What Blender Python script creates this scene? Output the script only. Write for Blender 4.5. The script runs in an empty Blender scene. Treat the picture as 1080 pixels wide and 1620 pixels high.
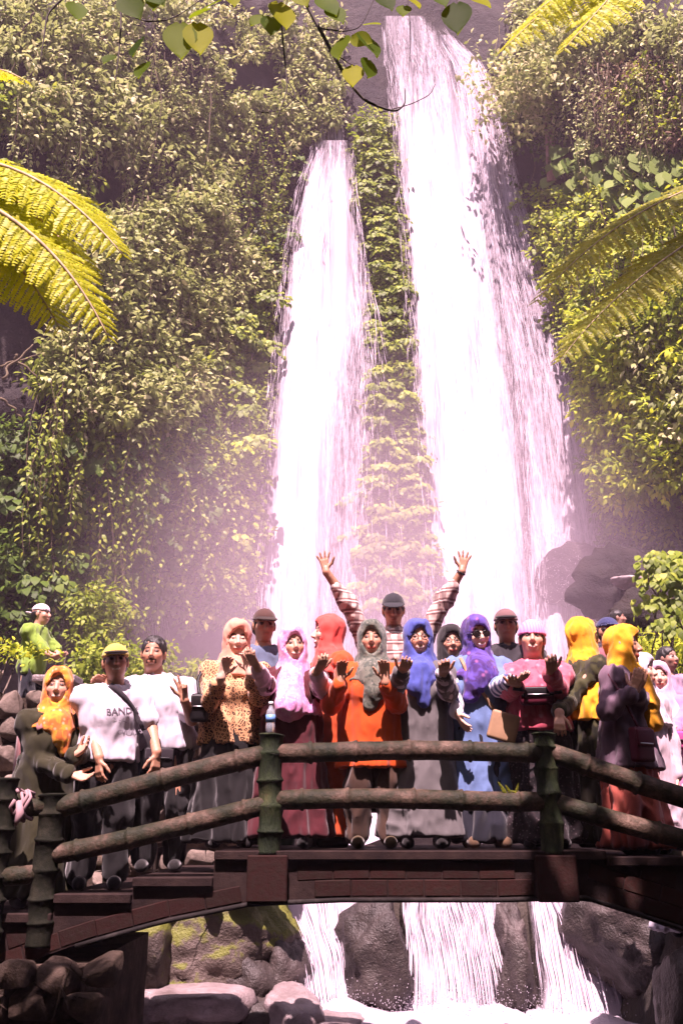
import bpy, bmesh, math, random
import numpy as np
from mathutils import Vector, Matrix
from mathutils.bvhtree import BVHTree

SC = bpy.context.scene
COL = SC.collection
RNG = np.random.default_rng(11)
random.seed(5)

# ------------------------------------------------------------------ camera, sky, sun, exposure
FPX, W0, H0 = 1400.0, 1080.0, 1620.0
PITCH = math.radians(19.6)
CAM = np.array([0.0, 0.0, 0.14])          # the deck of the bridge is z = 0
cd = bpy.data.cameras.new('camera'); cam = bpy.data.objects.new('camera', cd); COL.objects.link(cam)
cam.location = CAM; cam.rotation_euler = (math.radians(90) + PITCH, 0, 0)
cd.sensor_fit = 'VERTICAL'; cd.sensor_height = 36.0; cd.lens = FPX / H0 * 36.0
cd.clip_start = 0.05; cd.clip_end = 500
SC.camera = cam

SUN_EL, SUN_AZ = math.radians(63), math.radians(187)   # azimuth measured from +Y towards +X : high behind the camera, a touch to the left
world = bpy.data.worlds.new('World'); SC.world = world; world.use_nodes = True
wn = world.node_tree.nodes; wl = world.node_tree.links
bg = wn['Background']; sky = wn.new('ShaderNodeTexSky'); sky.sky_type = 'NISHITA'; sky.sun_disc = False
sky.sun_elevation = SUN_EL; sky.sun_rotation = SUN_AZ; sky.air_density = 1.0; sky.dust_density = 2.5; sky.ozone_density = 0.6
wl.new(sky.outputs[0], bg.inputs[0]); bg.inputs[1].default_value = 0.062
ld = bpy.data.lights.new('sun', 'SUN'); sun = bpy.data.objects.new('sun', ld); COL.objects.link(sun)
ld.energy = 5.0; ld.angle = math.radians(0.5); ld.color = (1.0, 0.87, 0.80)
sdir = Vector((math.sin(SUN_AZ) * math.cos(SUN_EL), math.cos(SUN_AZ) * math.cos(SUN_EL), math.sin(SUN_EL)))
sun.rotation_euler = sdir.to_track_quat('Z', 'Y').to_euler(); sun.location = (0, 0, 60)
SC.view_settings.view_transform = 'Standard'; SC.view_settings.look = 'None'
SC.view_settings.exposure = 1.7; SC.view_settings.gamma = 1.0; SC.view_settings.use_curve_mapping = False
SC.view_settings.use_white_balance = True; SC.view_settings.white_balance_temperature = 6700; SC.view_settings.white_balance_tint = 44
SC.render.engine = 'CYCLES'
SC.cycles.use_denoising = True
SC.cycles.max_bounces = 6; SC.cycles.diffuse_bounces = 3; SC.cycles.glossy_bounces = 2
SC.cycles.transmission_bounces = 4; SC.cycles.transparent_max_bounces = 10; SC.cycles.volume_bounces = 1
SC.cycles.caustics_reflective = False; SC.cycles.caustics_refractive = False

# ------------------------------------------------------------------ helpers
CP, SP = math.cos(PITCH), math.sin(PITCH)
def at(px, py, Y):
    """world point at distance Y in front of the camera seen at photograph pixel px,py"""
    x = (px - W0 / 2) / FPX; y = (H0 / 2 - py) / FPX
    d = np.array([x, CP - y * SP, SP + y * CP])
    return CAM + d * (Y / d[1])
def proj(p):
    q = np.asarray(p, float) - CAM
    dep = q[..., 1] * CP + q[..., 2] * SP
    return W0 / 2 + FPX * q[..., 0] / dep, H0 / 2 - FPX * (q[..., 2] * CP - q[..., 1] * SP) / dep
def sstep(a, b, x):
    t = np.clip((np.asarray(x, float) - a) / (b - a), 0, 1); return t * t * (3 - 2 * t)
def unit(v):
    v = np.asarray(v, float); return v / (np.linalg.norm(v, axis=-1, keepdims=True) + 1e-12)

def _hash(i, j, k, seed):
    n = (i * 374761393 + j * 668265263 + k * 2147483647 + seed * 1274126177) & 0xffffffff
    n = ((n ^ (n >> 13)) * 1274126177) & 0xffffffff
    return ((n ^ (n >> 16)) & 0xffff) / 32767.5 - 1.0
def vnoise(p, seed=0):
    p = np.asarray(p, float); f = np.floor(p); i = f.astype(np.int64); t = p - f; t = t * t * (3 - 2 * t)
    r = 0
    for dx in (0, 1):
        wx = t[..., 0] if dx else 1 - t[..., 0]
        for dy in (0, 1):
            wy = t[..., 1] if dy else 1 - t[..., 1]
            for dz in (0, 1):
                wz = t[..., 2] if dz else 1 - t[..., 2]
                r = r + wx * wy * wz * _hash(i[..., 0] + dx, i[..., 1] + dy, i[..., 2] + dz, seed)
    return r
def fbm(p, octv=4, seed=0):
    p = np.asarray(p, float); a, s, r = 1.0, 1.0, 0
    for o in range(octv):
        r = r + a * vnoise(p * s + o * 17.3, seed + o); a *= .5; s *= 2.03
    return r

def link(o, parent=None):
    COL.objects.link(o)
    if parent is not None: o.parent = parent
    return o
def props(o, label=None, cat=None, group=None, kind=None):
    for k, v in (('label', label), ('category', cat), ('group', group), ('kind', kind)):
        if v: o[k] = v
    return o
def thing(name, label, cat, loc=(0, 0, 0), group=None, kind=None):
    o = bpy.data.objects.new(name, None); o.location = loc; o.empty_display_size = .1; link(o)
    return props(o, label, cat, group, kind)
def npmesh(name, V, F, smooth=True, attrs=None):
    """F : list of int arrays, each (n,3) or (n,4)"""
    me = bpy.data.meshes.new(name); V = np.ascontiguousarray(V, np.float32)
    if not isinstance(F, (list, tuple)): F = [F]
    F = [np.asarray(f, np.int32) for f in F if len(f)]
    nl = sum(f.size for f in F); nf = sum(len(f) for f in F)
    me.vertices.add(len(V)); me.vertices.foreach_set('co', V.ravel())
    me.loops.add(nl); me.polygons.add(nf)
    me.loops.foreach_set('vertex_index', np.concatenate([f.ravel() for f in F]))
    st, off = [], 0
    for f in F:
        st.append(off + np.arange(len(f), dtype=np.int32) * f.shape[1]); off += f.size
    me.polygons.foreach_set('loop_start', np.concatenate(st).astype(np.int32))
    me.polygons.foreach_set('use_smooth', np.full(nf, smooth, dtype=bool))
    me.update(calc_edges=True)
    for k, a in (attrs or {}).items():
        a = np.asarray(a, np.float32)
        if a.ndim == 1:
            at_ = me.attributes.new(k, 'FLOAT', 'POINT'); at_.data.foreach_set('value', a)
        else:
            at_ = me.attributes.new(k, 'FLOAT_COLOR', 'POINT')
            c = np.ones((len(a), 4), np.float32); c[:, :3] = a; at_.data.foreach_set('color', c.ravel())
    return me
def mobj(name, me, mat=None, parent=None, loc=None):
    o = bpy.data.objects.new(name, me)
    if mat is not None:
        for m in (mat if isinstance(mat, (list, tuple)) else [mat]): me.materials.append(m)
    if loc is not None: o.location = loc
    return link(o, parent)
def copyobj(o, parent=None, M=None):
    c = o.copy(); link(c)
    c.parent = parent
    if M is not None: c.matrix_local = M
    return c

class MB:
    """collects tubes, boxes ... into one mesh"""
    def __init__(s): s.V, s.T, s.Q, s.n = [], [], [], 0
    def add(s, V, Q=None, T=None):
        V = np.asarray(V, float).reshape(-1, 3)
        if Q is not None and len(Q): s.Q.append(np.asarray(Q, int) + s.n)
        if T is not None and len(T): s.T.append(np.asarray(T, int) + s.n)
        s.V.append(V); s.n += len(V); return s
    def tube(s, pts, rad, seg=8, cap=True, squash=1.0):
        P = np.asarray(pts, float); n = len(P); R = np.broadcast_to(np.asarray(rad, float), (n,))
        t = unit(np.gradient(P, axis=0)); ref = np.array([0, 0, 1.0])
        if abs(t[0] @ ref) > .9: ref = np.array([1.0, 0, 0])
        a = np.arange(seg) / seg * 2 * math.pi; V = []
        u = unit(np.cross(ref, t[0]))
        for i in range(n):
            u = unit(u - t[i] * (u @ t[i])); v = np.cross(t[i], u)
            V.append(P[i] + R[i] * (np.cos(a)[:, None] * u + np.sin(a)[:, None] * v * squash))
        V = np.concatenate(V); Q = []
        i = np.arange(n - 1)[:, None] * seg; j = np.arange(seg)[None]; k = (j + 1) % seg
        Q = np.stack([i + j, i + k, i + seg + k, i + seg + j], -1).reshape(-1, 4)
        T = []
        if cap:
            V = np.concatenate([V, P[:1], P[-1:]]); c0, c1 = n * seg, n * seg + 1
            for q in range(seg):
                T.append((c0, (q + 1) % seg, q)); T.append((c1, (n - 1) * seg + q, (n - 1) * seg + (q + 1) % seg))
        return s.add(V, Q, T)
    def box(s, c, h, R=None):
        h = np.asarray(h, float) / 2
        V = np.array([(x, y, z) for x in (-1, 1) for y in (-1, 1) for z in (-1, 1)]) * h
        if R is not None: V = V @ np.asarray(R).T
        return s.add(V + np.asarray(c, float), [(0, 1, 3, 2), (4, 6, 7, 5), (0, 4, 5, 1), (2, 3, 7, 6), (0, 2, 6, 4), (1, 5, 7, 3)])
    def mesh(s, name='mesh', smooth=True, attrs=None):
        F = []
        if s.Q: F.append(np.concatenate(s.Q))
        if s.T: F.append(np.concatenate(s.T))
        return npmesh(name, np.concatenate(s.V), F, smooth, attrs)
    def build(s, name, mat, parent=None, smooth=True, origin=None):
        if origin is not None: s.V = [v - np.asarray(origin) for v in s.V]
        return mobj(name, s.mesh(name, smooth), mat, parent)

def bevel_mesh(me, w, seg=2):
    bm = bmesh.new(); bm.from_mesh(me)
    bmesh.ops.bevel(bm, geom=bm.edges[:], offset=w, segments=seg, affect='EDGES', profile=.6)
    bm.to_mesh(me); bm.free(); me.update(); return me

# ------------------------------------------------------------------ materials
MATS = {}
class NM:
    def __init__(s, name):
        s.m = bpy.data.materials.new(name); s.m.use_nodes = True
        s.t = s.m.node_tree; s.N = s.t.nodes; s.L = s.t.links; s.b = s.N['Principled BSDF']; s.out = s.N['Material Output']
        MATS[name] = s.m
    def n(s, typ, **kw):
        x = s.N.new('ShaderNode' + typ)
        for k, v in kw.items():
            if k.startswith('i_'): 
                key = k[2:]; key = int(key) if key.isdigit() else key.replace('_', ' ')
                x.inputs[key].default_value = v
            else: setattr(x, k, v)
        return x
    def l(s, a, b): s.L.new(a, b)
    def noise(s, scale, vec=None, detail=4, rough=.6, stretch=None, dist=0):
        x = s.n('TexNoise', i_Scale=scale, i_Detail=detail, i_Roughness=rough, i_Distortion=dist)
        v = vec if vec is not None else s.n('TexCoord').outputs['Object']
        if stretch is not None:
            mp = s.n('Mapping'); mp.inputs['Scale'].default_value = stretch; s.l(v, mp.inputs[0]); v = mp.outputs[0]
        s.l(v, x.inputs['Vector']); return x.outputs[0]
    def ramp(s, fac, stops, interp='LINEAR'):
        x = s.n('ValToRGB'); x.color_ramp.interpolation = interp
        e = x.color_ramp.elements
        while len(e) < len(stops): e.new(.5)
        for i, (p, c) in enumerate(stops):
            e[i].position = p; e[i].color = (*c, 1) if len(c) == 3 else c
        s.l(fac, x.inputs[0]); return x.outputs[0]
    def mix(s, fac, a, b, mode='MIX'):
        x = s.n('Mix', data_type='RGBA', blend_type=mode)
        for v, i in ((fac, 0), (a, 6), (b, 7)):
            if isinstance(v, (int, float)): x.inputs[i].default_value = v
            elif isinstance(v, tuple): x.inputs[i].default_value = (*v, 1)
            else: s.l(v, x.inputs[i])
        return x.outputs[2]
    def math(s, op, a, b=0.0, c=None):
        x = s.n('Math', operation=op)
        for v, i in ((a, 0), (b, 1), (c, 2)):
            if v is None: continue
            if isinstance(v, (int, float)): x.inputs[i].default_value = v
            else: s.l(v, x.inputs[i])
        return x.outputs[0]
    def attr(s, name, out='Fac'): return s.n('Attribute', attribute_name=name).outputs[out]
    def bump(s, h, strength=.4, dist=.02):
        x = s.n('Bump'); x.inputs['Strength'].default_value = strength; x.inputs['Distance'].default_value = dist
        s.l(h, x.inputs['Height']); s.l(x.outputs[0], s.b.inputs['Normal']); return x.outputs[0]
    def col(s, c):
        if isinstance(c, tuple): s.b.inputs['Base Color'].default_value = (*c, 1)
        else: s.l(c, s.b.inputs['Base Color'])
    def set(s, **kw):
        for k, v in kw.items(): s.b.inputs[k.replace('_', ' ')].default_value = v
        return s

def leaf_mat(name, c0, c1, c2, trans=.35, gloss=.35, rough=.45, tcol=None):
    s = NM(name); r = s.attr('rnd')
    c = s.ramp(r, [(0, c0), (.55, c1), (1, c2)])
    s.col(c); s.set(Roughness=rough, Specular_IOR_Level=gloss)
    tr = s.n('BsdfTranslucent')
    if tcol: tc = s.mix(.7, c, tcol)
    else: tc = c
    s.l(tc, tr.inputs[0]); mx = s.n('MixShader'); mx.inputs[0].default_value = trans
    s.l(s.b.outputs[0], mx.inputs[1]); s.l(tr.outputs[0], mx.inputs[2]); s.l(mx.outputs[0], s.out.inputs[0])
    return s.m

def mat_rock(name, dark, mid, light, moss=.0, mosscol=(.10, .13, .02), scale=1.0, rough=.75, bump=.5, wet=0.0):
    s = NM(name)
    geo = s.n('NewGeometry'); pos = geo.outputs['Position']
    n1 = s.noise(1.3 * scale, pos, 6, .65); n2 = s.noise(6 * scale, pos, 5, .7); n3 = s.noise(26 * scale, pos, 3, .6)
    c = s.ramp(n1, [(.3, dark), (.52, mid), (.72, light)])
    c = s.mix(s.ramp(n2, [(.35, (0, 0, 0)), (.7, (1, 1, 1))]), c, s.mix(.5, c, dark), 'MIX')
    if moss > 0:
        sx = s.n('SeparateXYZ'); s.l(geo.outputs['Normal'], sx.inputs[0])
        up = s.math('ADD', sx.outputs[2], s.math('MULTIPLY', n2, 1.2))
        f = s.ramp(up, [(1.35 - moss, (0, 0, 0)), (1.55 - moss, (1, 1, 1))])
        mc = s.mix(n3, mosscol, tuple(x * 2.1 for x in mosscol))
        c = s.mix(f, c, mc)
    s.col(c); s.set(Roughness=rough, Specular_IOR_Level=.35 + wet)
    h = s.math('ADD', s.math('MULTIPLY', n2, 1.0), s.math('MULTIPLY', n3, .35)); s.bump(h, bump, .06 / scale)
    return s.m

# ------------------------------------------------------------------ leaves
LEAF_OVAL = (np.array([(0, 0, 0), (.32, .5, .03), (.32, -.5, .03), (.7, .36, -.04), (.7, -.36, -.04), (1, 0, -.2)]),
             [(1, 0, 2), (3, 4, 5)], [(1, 2, 4, 3)])
def leaf_field(pos, d, nrm, ln, wd, rnd, tmpl=LEAF_OVAL):
    T, tri, quad = tmpl; pos = np.asarray(pos); N = len(pos)
    d = unit(d); sd = unit(np.cross(nrm, d)); nn = np.cross(d, sd)
    ln = np.broadcast_to(ln, (N,)); wd = np.broadcast_to(wd, (N,))
    V = (pos[:, None] + T[None, :, 0, None] * (d * ln[:, None])[:, None] + T[None, :, 1, None] * (sd * wd[:, None])[:, None]
         + T[None, :, 2, None] * (nn * ln[:, None])[:, None]).reshape(-1, 3)
    off = (np.arange(N) * len(T))[:, None, None]
    F = []
    if quad: F.append((np.array(quad)[None] + off).reshape(-1, 4))
    if tri: F.append((np.array(tri)[None] + off).reshape(-1, 3))
    return V, F, np.repeat(np.broadcast_to(rnd, (N,)), len(T))
def leaf_obj(name, pos, d, nrm, ln, wd, rnd, mat, parent=None, origin=None, tmpl=LEAF_OVAL):
    pos = np.asarray(pos) - (np.asarray(origin) if origin is not None else 0)
    V, F, R = leaf_field(pos, d, nrm, ln, wd, rnd, tmpl)
    o = mobj(name, npmesh(name, V, F, True, {'rnd': R}), mat, parent); o['kind'] = 'stuff'
    return o
# ------------------------------------------------------------------ terrain, cliff
M_CLIFF = mat_rock('wet_cliff_rock', (.012, .010, .012), (.024, .019, .018), (.048, .038, .034), moss=.2, mosscol=(.035, .045, .012), scale=.6, rough=.7, bump=.7, wet=-.22)
M_ROCK = mat_rock('river_rock', (.035, .026, .022), (.09, .068, .055), (.19, .15, .13), moss=.68, mosscol=(.075, .08, .012), scale=1.6, rough=.6, bump=.8, wet=.0)
M_WETROCK = mat_rock('wet_river_rock', (.02, .016, .015), (.05, .04, .036), (.11, .085, .08), moss=.35, mosscol=(.06, .06, .01), scale=1.6, rough=.45, bump=.8, wet=.0)
M_BARE = mat_rock('bare_river_rock', (.12, .09, .085), (.24, .19, .19), (.40, .33, .34), moss=.0, scale=2.2, rough=.42, bump=.6, wet=.2)
M_EARTH = mat_rock('mossy_earth', (.015, .012, .010), (.04, .032, .024), (.09, .075, .06), moss=.08, mosscol=(.028, .038, .010), scale=1.2, rough=.9, bump=.6)

def cliffY(x, z, noise=True):
    x = np.asarray(x, float); z = np.asarray(z, float)
    Y = 24.6 + .05 * z
    Y = Y - 5.5 * sstep(-2.5, -11, x) - 5.0 * sstep(6.8, 13, x)
    Y = Y - 1.6 * sstep(-1.8, -6, x) * sstep(6, 11, z) * (1 - .4 * sstep(20, 27, z))
    Y = Y - 2.4 * sstep(7.0, 8.6, x) * sstep(7.0, 9.5, z + .5 * np.sin(x * 1.3))
    Y = Y + .9 * np.exp(-((x - 5.0) / 2.6) ** 2) + .5 * np.exp(-((x + .9) / 1.4) ** 2)
    if noise:
        p = np.stack([x, z * .8, 0 * x], -1)
        k = 1 - .85 * sstep(-2.6, -1.6, x) * sstep(8.2, 6.8, x)
        Y = Y + k * (.9 * fbm(p / 4.2, 3, 3) + .38 * fbm(p / 1.3, 3, 9))
    return Y
def on_cliff(px, py, off=0.0):
    px = np.atleast_1d(np.asarray(px, float)); py = np.atleast_1d(np.asarray(py, float))
    y = (H0 / 2 - py) / FPX; x = (px - W0 / 2) / FPX
    d = np.stack([x, CP - y * SP, SP + y * CP], -1)
    Y = np.full(px.shape, 23.0)
    best = np.full(px.shape, 26.0)
    for yy in np.linspace(26, 14, 25):
        p = CAM + d * (yy / d[:, 1])[:, None]; best = np.where(yy > cliffY(p[:, 0], p[:, 2], False), yy, best)
    Y = best
    for _ in range(4):
        p = CAM + d * (Y / d[:, 1])[:, None]; Y = .5 * Y + .5 * (cliffY(p[:, 0], p[:, 2]) - off)
    return CAM + d * (Y / d[:, 1])[:, None]

nx, nz = 170, 190
gx, gz = np.meshgrid(np.linspace(-22, 24, nx), np.linspace(0, 1, nz)); gz = -3 + gz * (3 + 37 - 9.5 * sstep(4.5, 9.5, gx) - 6 * sstep(-7, -14, gx))
gy = cliffY(gx, gz)
crack = fbm(np.stack([gx / .7, gz / 1.6, 0 * gx], -1), 3, 40); gy = gy + .22 * crack * (1 - .7 * sstep(-2.6, -1.6, gx) * sstep(8.2, 6.8, gx))
V = np.stack([gx, gy, gz], -1).reshape(-1, 3)
i = (np.arange(nz - 1)[:, None] * nx + np.arange(nx - 1)[None]).ravel()
cl = mobj('cliff', npmesh('cliff', V, np.stack([i, i + 1, i + nx + 1, i + nx], -1)), M_CLIFF); props(cl, kind='structure')

def groundz(x, y):
    x = np.asarray(x, float); y = np.asarray(y, float)
    bed = -2.0 + 1.35 * sstep(9.8, 10.3, y) + np.clip((y - 9.0) * .30, 0, 4.6)
    bank = -1.75 + 1.0 * sstep(3.5, 6.0, y) + .6 * sstep(6, 9, y) + np.clip((y - 9.5) * .22, 0, 2.0) + np.clip((y - 18) * .5, 0, 2) + np.clip((y - 9.5) * .25, 0, 2.6) * sstep(4.2, 6.5, x - (y - 10) * .12)
    left = sstep(-1.7, -2.9, x) ; right = sstep(2.3, 3.3, x)
    z = bed + (bank - bed) * np.maximum(left, right)
    z = z + .9 * sstep(-2.6, -3.6, x) * sstep(8.6, 9.6, y) * (1 - sstep(11, 14, y)) + .15 * sstep(2.6, 3.2, x) * sstep(6, 7, y)
    z = z + .5 * sstep(5, 12, np.abs(x)) * sstep(8, 14, y)
    z = z + 16 * sstep(-2.5, -11, y) + 9 * sstep(9, 24, np.abs(x)) * sstep(12, 4, y)      # the wooded sides of the gorge go on behind the camera
    z = z + .22 * fbm(np.stack([x, y, 0 * x + 3], -1) / .5, 3, 22) * sstep(9.5, 11, y)
    z = z + .10 * fbm(np.stack([x, y, 0 * x], -1) / 1.1, 4, 21) * (1 - .7 * ((x > 2.6) & (y < 10)))
    return z
nx, ny = 260, 220
gx, gy = np.meshgrid(np.linspace(-40, 40, nx), np.linspace(-14, 30, ny))
gx = np.sign(gx) * (np.abs(gx) / 40) ** 1.7 * 40
V = np.stack([gx, gy, groundz(gx, gy)], -1).reshape(-1, 3)
i = (np.arange(ny - 1)[:, None] * nx + np.arange(nx - 1)[None]).ravel()
gr = mobj('ground', npmesh('ground', V, np.stack([i, i + 1, i + nx + 1, i + nx], -1)), M_EARTH); props(gr, kind='structure')

# ------------------------------------------------------------------ water
def mat_water(name, lo=.80, alpha=False):
    s = NM(name); geo = s.n('NewGeometry')
    n = s.noise(3.2, geo.outputs['Position'], 5, .65, (3.5, 1.2, .22))
    n2 = s.noise(9, geo.outputs['Position'], 4, .7, (3.2, 1.2, .5))
    c = s.ramp(n, [(.3, (lo * .50, lo * .44, lo * .50)), (.62, (.60, .53, .60))])
    s.col(c); s.set(Roughness=.45, Specular_IOR_Level=.4)
    bm_ = s.bump(s.math('ADD', n, n2), .28, .12)
    va = s.n('VectorMath', operation='ADD'); s.l(bm_, va.inputs[0]); va.inputs[1].default_value = (0, 0, 1.1)   # spray and foam face every way, up to the sky too
    vn = s.n('VectorMath', operation='NORMALIZE'); s.l(va.outputs[0], vn.inputs[0]); s.l(vn.outputs[0], s.b.inputs['Normal'])
    tr = s.n('BsdfTranslucent'); tr.inputs[0].default_value = (.60, .53, .60, 1)
    mx = s.n('MixShader'); mx.inputs[0].default_value = .35
    s.l(s.b.outputs[0], mx.inputs[1]); s.l(tr.outputs[0], mx.inputs[2])
    if alpha:
        D = s.attr('dens'); N_ = s.math('ADD', s.math('MULTIPLY', s.ramp(n, [(.32, (0, 0, 0)), (.68, (1, 1, 1))]), .55), s.math('MULTIPLY', s.ramp(n2, [(.32, (0, 0, 0)), (.68, (1, 1, 1))]), .45))
        sq = s.math('SQRT', s.math('MAXIMUM', s.math('MULTIPLY', D, s.math('SUBTRACT', 1.0, D)), 0.0))
        k = s.math('ADD', D, s.math('MULTIPLY', s.math('MULTIPLY', s.math('SUBTRACT', N_, .5), 1.9), sq)); f = s.ramp(k, [(0, (0, 0, 0)), (1, (1, 1, 1))])
        tp = s.n('BsdfTransparent'); m2 = s.n('MixShader'); s.l(f, m2.inputs[0])
        s.l(tp.outputs[0], m2.inputs[1]); s.l(mx.outputs[0], m2.inputs[2]); s.l(m2.outputs[0], s.out.inputs[0])
    else: s.l(mx.outputs[0], s.out.inputs[0])
    return s.m
M_FALL = mat_water('falling_water', .98, True); M_STRAND = mat_water('water_strand', 1.0); M_FOAM = mat_water('foam', .9)

def edge_fn(tab):
    t = np.array(tab, float); return lambda py: (np.interp(py, t[:, 0], t[:, 1]), np.interp(py, t[:, 0], t[:, 2]))
def fall_sheet(fn, py0, py1, dens_fn, off=.7, nu=40, nv=150, seed=1):
    py = np.linspace(py0, py1, nv)[:, None] + 0 * np.zeros((1, nu)); u = np.linspace(0, 1, nu)[None] + 0 * py
    a, b = fn(py); px = a + (b - a) * u
    base = on_cliff(px.ravel(), py.ravel()); x = base[:, 0]; z = base[:, 2]
    Y = cliffY(x, z, False) - off - .25 * np.sin(np.pi * u.ravel())
    Y = Y + .35 * fbm(np.stack([x * 2.2, z * .16, 0 * x + seed], -1), 3, seed) 
    d = (base - CAM); p = CAM + d * (Y / d[:, 1])[:, None]
    dens = dens_fn(u, py).ravel()
    i = (np.arange(nv - 1)[:, None] * nu + np.arange(nu - 1)[None]).ravel()
    return p, np.stack([i, i + 1, i + nu + 1, i + nu], -1), dens
def strands(fn, py0, py1, n, off=(.4, 1.1), wid=(.015, .05), ln=(30, 150), dist=None, seed=1):
    r = np.random.default_rng(seed)
    u = r.random(n) if dist is None else dist(r, n)
    s0 = py0 + (py1 - py0) * r.random(n); L = r.uniform(*ln, n); s1 = np.minimum(s0 + L, py1 + 15)
    K = 5; t = np.linspace(0, 1, K)[None]; py = s0[:, None] + (s1 - s0)[:, None] * t
    a, b = fn(py); px = a + (b - a) * u[:, None] + r.normal(0, 1.2, (n, 1)) * t * 2
    base = on_cliff(px.ravel(), py.ravel()); Y = cliffY(base[:, 0], base[:, 2], False) - np.repeat(r.uniform(*off, n), K)
    d = base - CAM; p = (CAM + d * (Y / d[:, 1])[:, None]).reshape(n, K, 3)
    w = r.uniform(*wid, n)[:, None] * np.sin(np.pi * np.clip(t * .92 + .04, 0, 1)) ** .7
    side = unit(np.stack([np.ones(n), r.normal(0, .5, n), 0 * w[:, 0]], -1))[:, None]
    V = np.stack([p - side * w[..., None], p + side * w[..., None]], 2).reshape(-1, 3)
    b0 = (np.arange(n)[:, None] * K + np.arange(K - 1)[None]).ravel() * 2
    return V, np.stack([b0, b0 + 1, b0 + 3, b0 + 2], -1)

def waterfall(label, core, py0, py1, dens, veil=None, seed=1, extra=()):
    origin = on_cliff(*[np.mean(core(py1))], py1)[0]
    t = thing('waterfall', label, 'waterfall', origin)
    V, F, D = fall_sheet(core, py0, py1, dens, seed=seed)
    o = mobj('water_sheet', npmesh('water_sheet', V - origin, F, True, {'dens': D}), M_FALL, t)
    for k, args in enumerate(extra):
        V, F = strands(**args)
        o = mobj('water_strands', npmesh('water_strands', V - origin, F), M_STRAND, t); o['kind'] = 'stuff'
    return t
# the great right-hand fall
e_core = edge_fn([(25, 606, 672), (60, 606, 705), (100, 612, 738), (200, 622, 762), (400, 637, 795), (600, 652, 825), (800, 668, 848), (990, 676, 852)])
e_in = edge_fn([(25, 612, 660), (100, 620, 715), (200, 630, 745), (400, 645, 780), (600, 660, 812), (800, 676, 836), (990, 684, 842)])
e_veil = edge_fn([(55, 690, 715), (100, 715, 758), (200, 740, 800), (300, 760, 815), (450, 785, 862), (600, 810, 908), (750, 828, 935), (860, 836, 952), (990, 836, 945)])
e_veil_out = edge_fn([(55, 700, 718), (100, 745, 762), (200, 785, 804), (300, 795, 822), (450, 835, 870), (600, 870, 915), (750, 885, 940), (990, 890, 955)])
e_fuzz = edge_fn([(25, 602, 690), (100, 607, 752), (200, 617, 776), (400, 632, 806), (600, 647, 838), (800, 662, 862), (990, 668, 868)])
l_fuzz = edge_fn([(222, 495, 560), (300, 468, 566), (400, 446, 578), (600, 424, 585), (800, 408, 566), (990, 392, 560)])
def mid_dist(r, n): return r.beta(2.4, 2.4, n)
def edge_dist(r, n): return np.where(r.random(n) < .5, np.abs(r.normal(0, .07, n)), 1 - np.abs(r.normal(0, .07, n)))
def d_core(u, py): return np.clip(sstep(0, .16, u) * sstep(1, .72, u) * (.42 + .58 * sstep(90, 230, py)), 0, 1)
def d_veil(u, py): return np.clip((.62 - .30 * sstep(.2, .45, u) * sstep(.85, .6, u) * sstep(250, 420, py)) * sstep(0, .15, u) * sstep(1.0, .72, u) * (.75 + .25 * sstep(60, 200, py)) + .45 * sstep(740, 850, py) * sstep(1, .55, u) * sstep(0, .1, u), 0, 1)
wfR = waterfall('tall broad right-hand waterfall, brilliant white, with a thin veil on its right', e_core, 25, 1060, d_core, seed=4, extra=(
    dict(fn=e_fuzz, py0=40, py1=985, n=1600, off=(.3, 1.3), wid=(.0015, .005), ln=(8, 30), dist=edge_dist, seed=16), dict(fn=e_core, py0=60, py1=975, n=900, wid=(.002, .007), off=(.95, 1.2), ln=(10, 50), seed=15),
    dict(fn=e_veil, py0=60, py1=980, n=2600, off=(.2, .6), wid=(.002, .007), ln=(15, 60), seed=6),
    dict(fn=e_veil_out, py0=60, py1=980, n=1600, off=(.2, .6), wid=(.002, .007), ln=(12, 45), seed=7)))
V, F, D = fall_sheet(e_veil, 55, 1060, d_veil, off=.25, nu=30, seed=8)
props(mobj('water_veil', npmesh('water_veil', V - np.array(wfR.location), F, True, {'dens': D}), M_FALL, wfR))
# the left-hand fall
l_core = edge_fn([(222, 505, 555), (260, 488, 562), (300, 478, 566), (400, 458, 578), (500, 443, 600), (600, 432, 606), (700, 424, 614), (800, 416, 622), (990, 402, 640)])
l_veil = edge_fn([(420, 560, 590), (500, 560, 602), (700, 545, 625), (990, 530, 650)])
l_in = edge_fn([(225, 512, 548), (300, 484, 558), (400, 466, 566), (500, 453, 568), (600, 444, 548), (700, 436, 530), (800, 428, 512), (990, 416, 508)])
l_top = edge_fn([(90, 508, 530), (230, 498, 545)])
def d_left(u, py):
    py = np.asarray(py, float)
    cut = np.interp(py, [222, 400, 500, 600, 700, 800, 990], [.95, .90, .78, .62, .52, .46, .42])
    return np.clip(sstep(0, .14, u) * (1 - .66 * sstep(cut - .16, cut + .14, u)) * sstep(1.0, .80, u) * (.35 + .65 * sstep(225, 300, py)), 0, 1)
wfL = waterfall('narrower left-hand waterfall starting lower on the cliff', l_core, 222, 1060, d_left, seed=24, extra=(
    dict(fn=l_core, py0=230, py1=975, n=900, wid=(.002, .007), off=(.95, 1.2), ln=(10, 50), seed=26),
    dict(fn=l_fuzz, py0=228, py1=985, n=1100, off=(.3, 1.3), wid=(.0015, .005), ln=(8, 30), dist=edge_dist, seed=28), dict(fn=l_veil, py0=420, py1=980, n=500, off=(.6, 1.3), wid=(.002, .005), ln=(12, 45), seed=29), dict(fn=l_top, py0=90, py1=235, n=160, off=(.2, .5), wid=(.008, .022), ln=(20, 60), seed=27)))
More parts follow.
